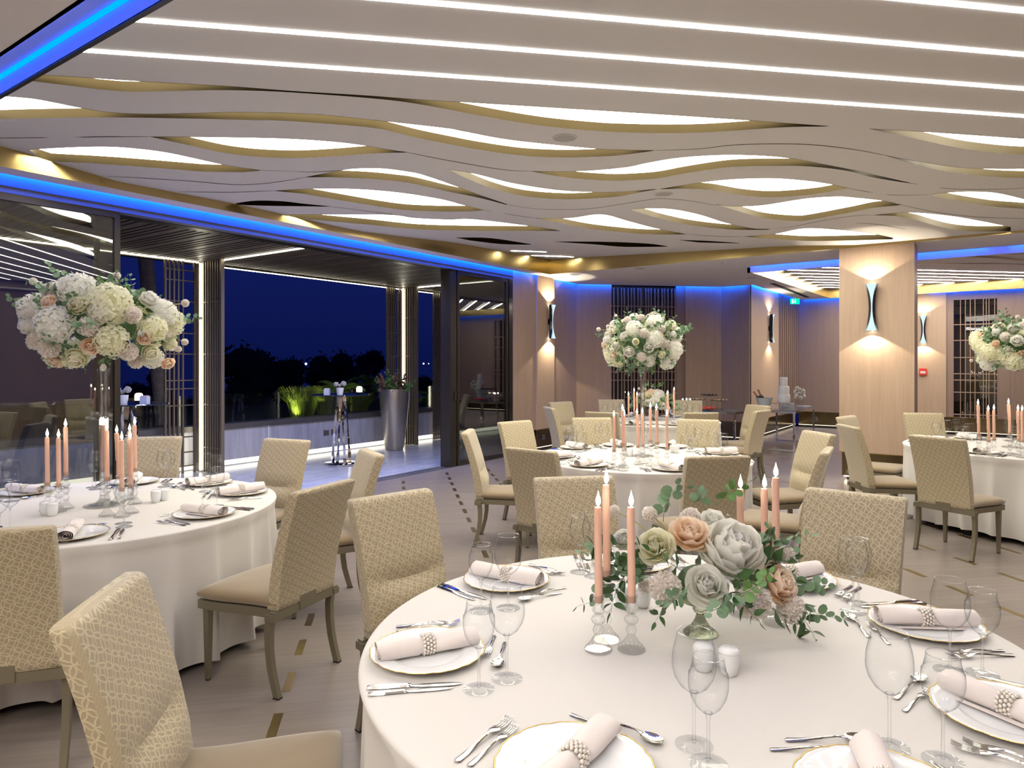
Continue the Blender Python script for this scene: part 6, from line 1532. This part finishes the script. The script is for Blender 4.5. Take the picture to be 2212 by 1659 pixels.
def stand(px, py, h, r, lab, F=12.55):
    x, y, _ = at_depth(px, py, F); t = thing('cake_plate_stand', lab, 'serving stand', (x, y, BZ))
    link('pedestal', MB().lathe([(0.0001, 0), (0.07, 0), (0.07, 0.006), (0.045, 0.01), (0.045, h-0.01)], 20).mesh('pedestal', M_wine), t)
    link('platter', MB().lathe([(0.0001, h-0.01), (r, h-0.002), (r+0.01, h+0.006), (r, h+0.004), (0.0001, h)], 36).mesh('platter', plain('slate_glass_platter', C(0.10, 0.11, 0.16), 0.1)), t); return x, y, BZ+h
choc = MB().ball((0, 0, 0.012), 0.014, 8, 6); PROTO['chocolate'] = choc.mesh('chocolate', plain('chocolate', C(0.05, 0.022, 0.012), 0.3), True, 180)
PROTO['truffle'] = MB().ball((0, 0, 0.012), 0.016, 8, 6).mesh('truffle', plain('cream_truffle', C(0.6, 0.45, 0.2), 0.5), True, 180)
PROTO['strawberry_cup'] = MB().lathe([(0.0001, 0), (0.012, 0), (0.016, 0.02), (0.009, 0.034), (0.0001, 0.038)], 10).mesh('strawberry_tart', plain('red_glaze', C(0.75, 0.05, 0.02), 0.2), True, 60)
def fill(x, y, z, r, pr, n, grp, lab):
    for i in range(n):
        a = i*2.39996; rr = r*math.sqrt((i+0.5)/n)*0.9; place(pr, lab, pr.replace('_cup', ''), (x+rr*math.cos(a), y+rr*math.sin(a), z+0.001), a, grp, name='strawberry_tart' if pr == 'strawberry_cup' else pr)
a = stand(1532, 858, 0.26, 0.16, 'highest dark dessert stand with chocolates'); fill(*a, 0.15, 'chocolate', 16, 'chocolates on the highest stand', 'small dark chocolate on the highest dessert stand')
a = stand(1509, 870, 0.16, 0.13, 'lower left dessert stand', 12.9); fill(*a, 0.12, 'truffle', 8, 'sweets on the lower left stand', 'small sweet on the lower left dessert stand')
a = stand(1554, 870, 0.16, 0.16, 'lower right dessert stand with cream and dark sweets', 12.6); fill(*a, 0.15, 'truffle', 12, 'sweets on the lower right stand', 'cream truffle on the lower right dessert stand')
a = stand(1526, 884, 0.03, 0.19, 'low tray of red tarts in front of the stands', 12.3); fill(*a, 0.18, 'strawberry_cup', 20, 'red tarts on the low tray', 'glossy red tart on the low tray before the dessert stands')
# candles in tall glasses at the far end of the dessert table
for i, (px, dy) in enumerate(((1475, 0.0), (1483, 0.10), (1491, 0.02))):
    x, y, z = at_depth(px, 861, 12.55+dy)
    t = thing('glass_candle', 'burning candle in a clear tall glass behind the far table, %s of three' % ('left', 'middle', 'right')[i], 'candle', (x, y, BZ+0.001), 0, 'glass candles on the dessert table')
    link('cup', MB().shell([(0.001, 0), (0.028, 0.001), (0.032, 0.21)], 16).mesh('cup', M_wine), t); link('wax', MB().lathe([(0.0001, 0.004), (0.024, 0.004), (0.024, 0.165), (0.0001, 0.167)], 14).mesh('wax', M_wax), t)
    link('flame', MB().ball((0, 0, 0.185), 0.010, 8, 6, 1.8).mesh('flame', M_flame2), t)
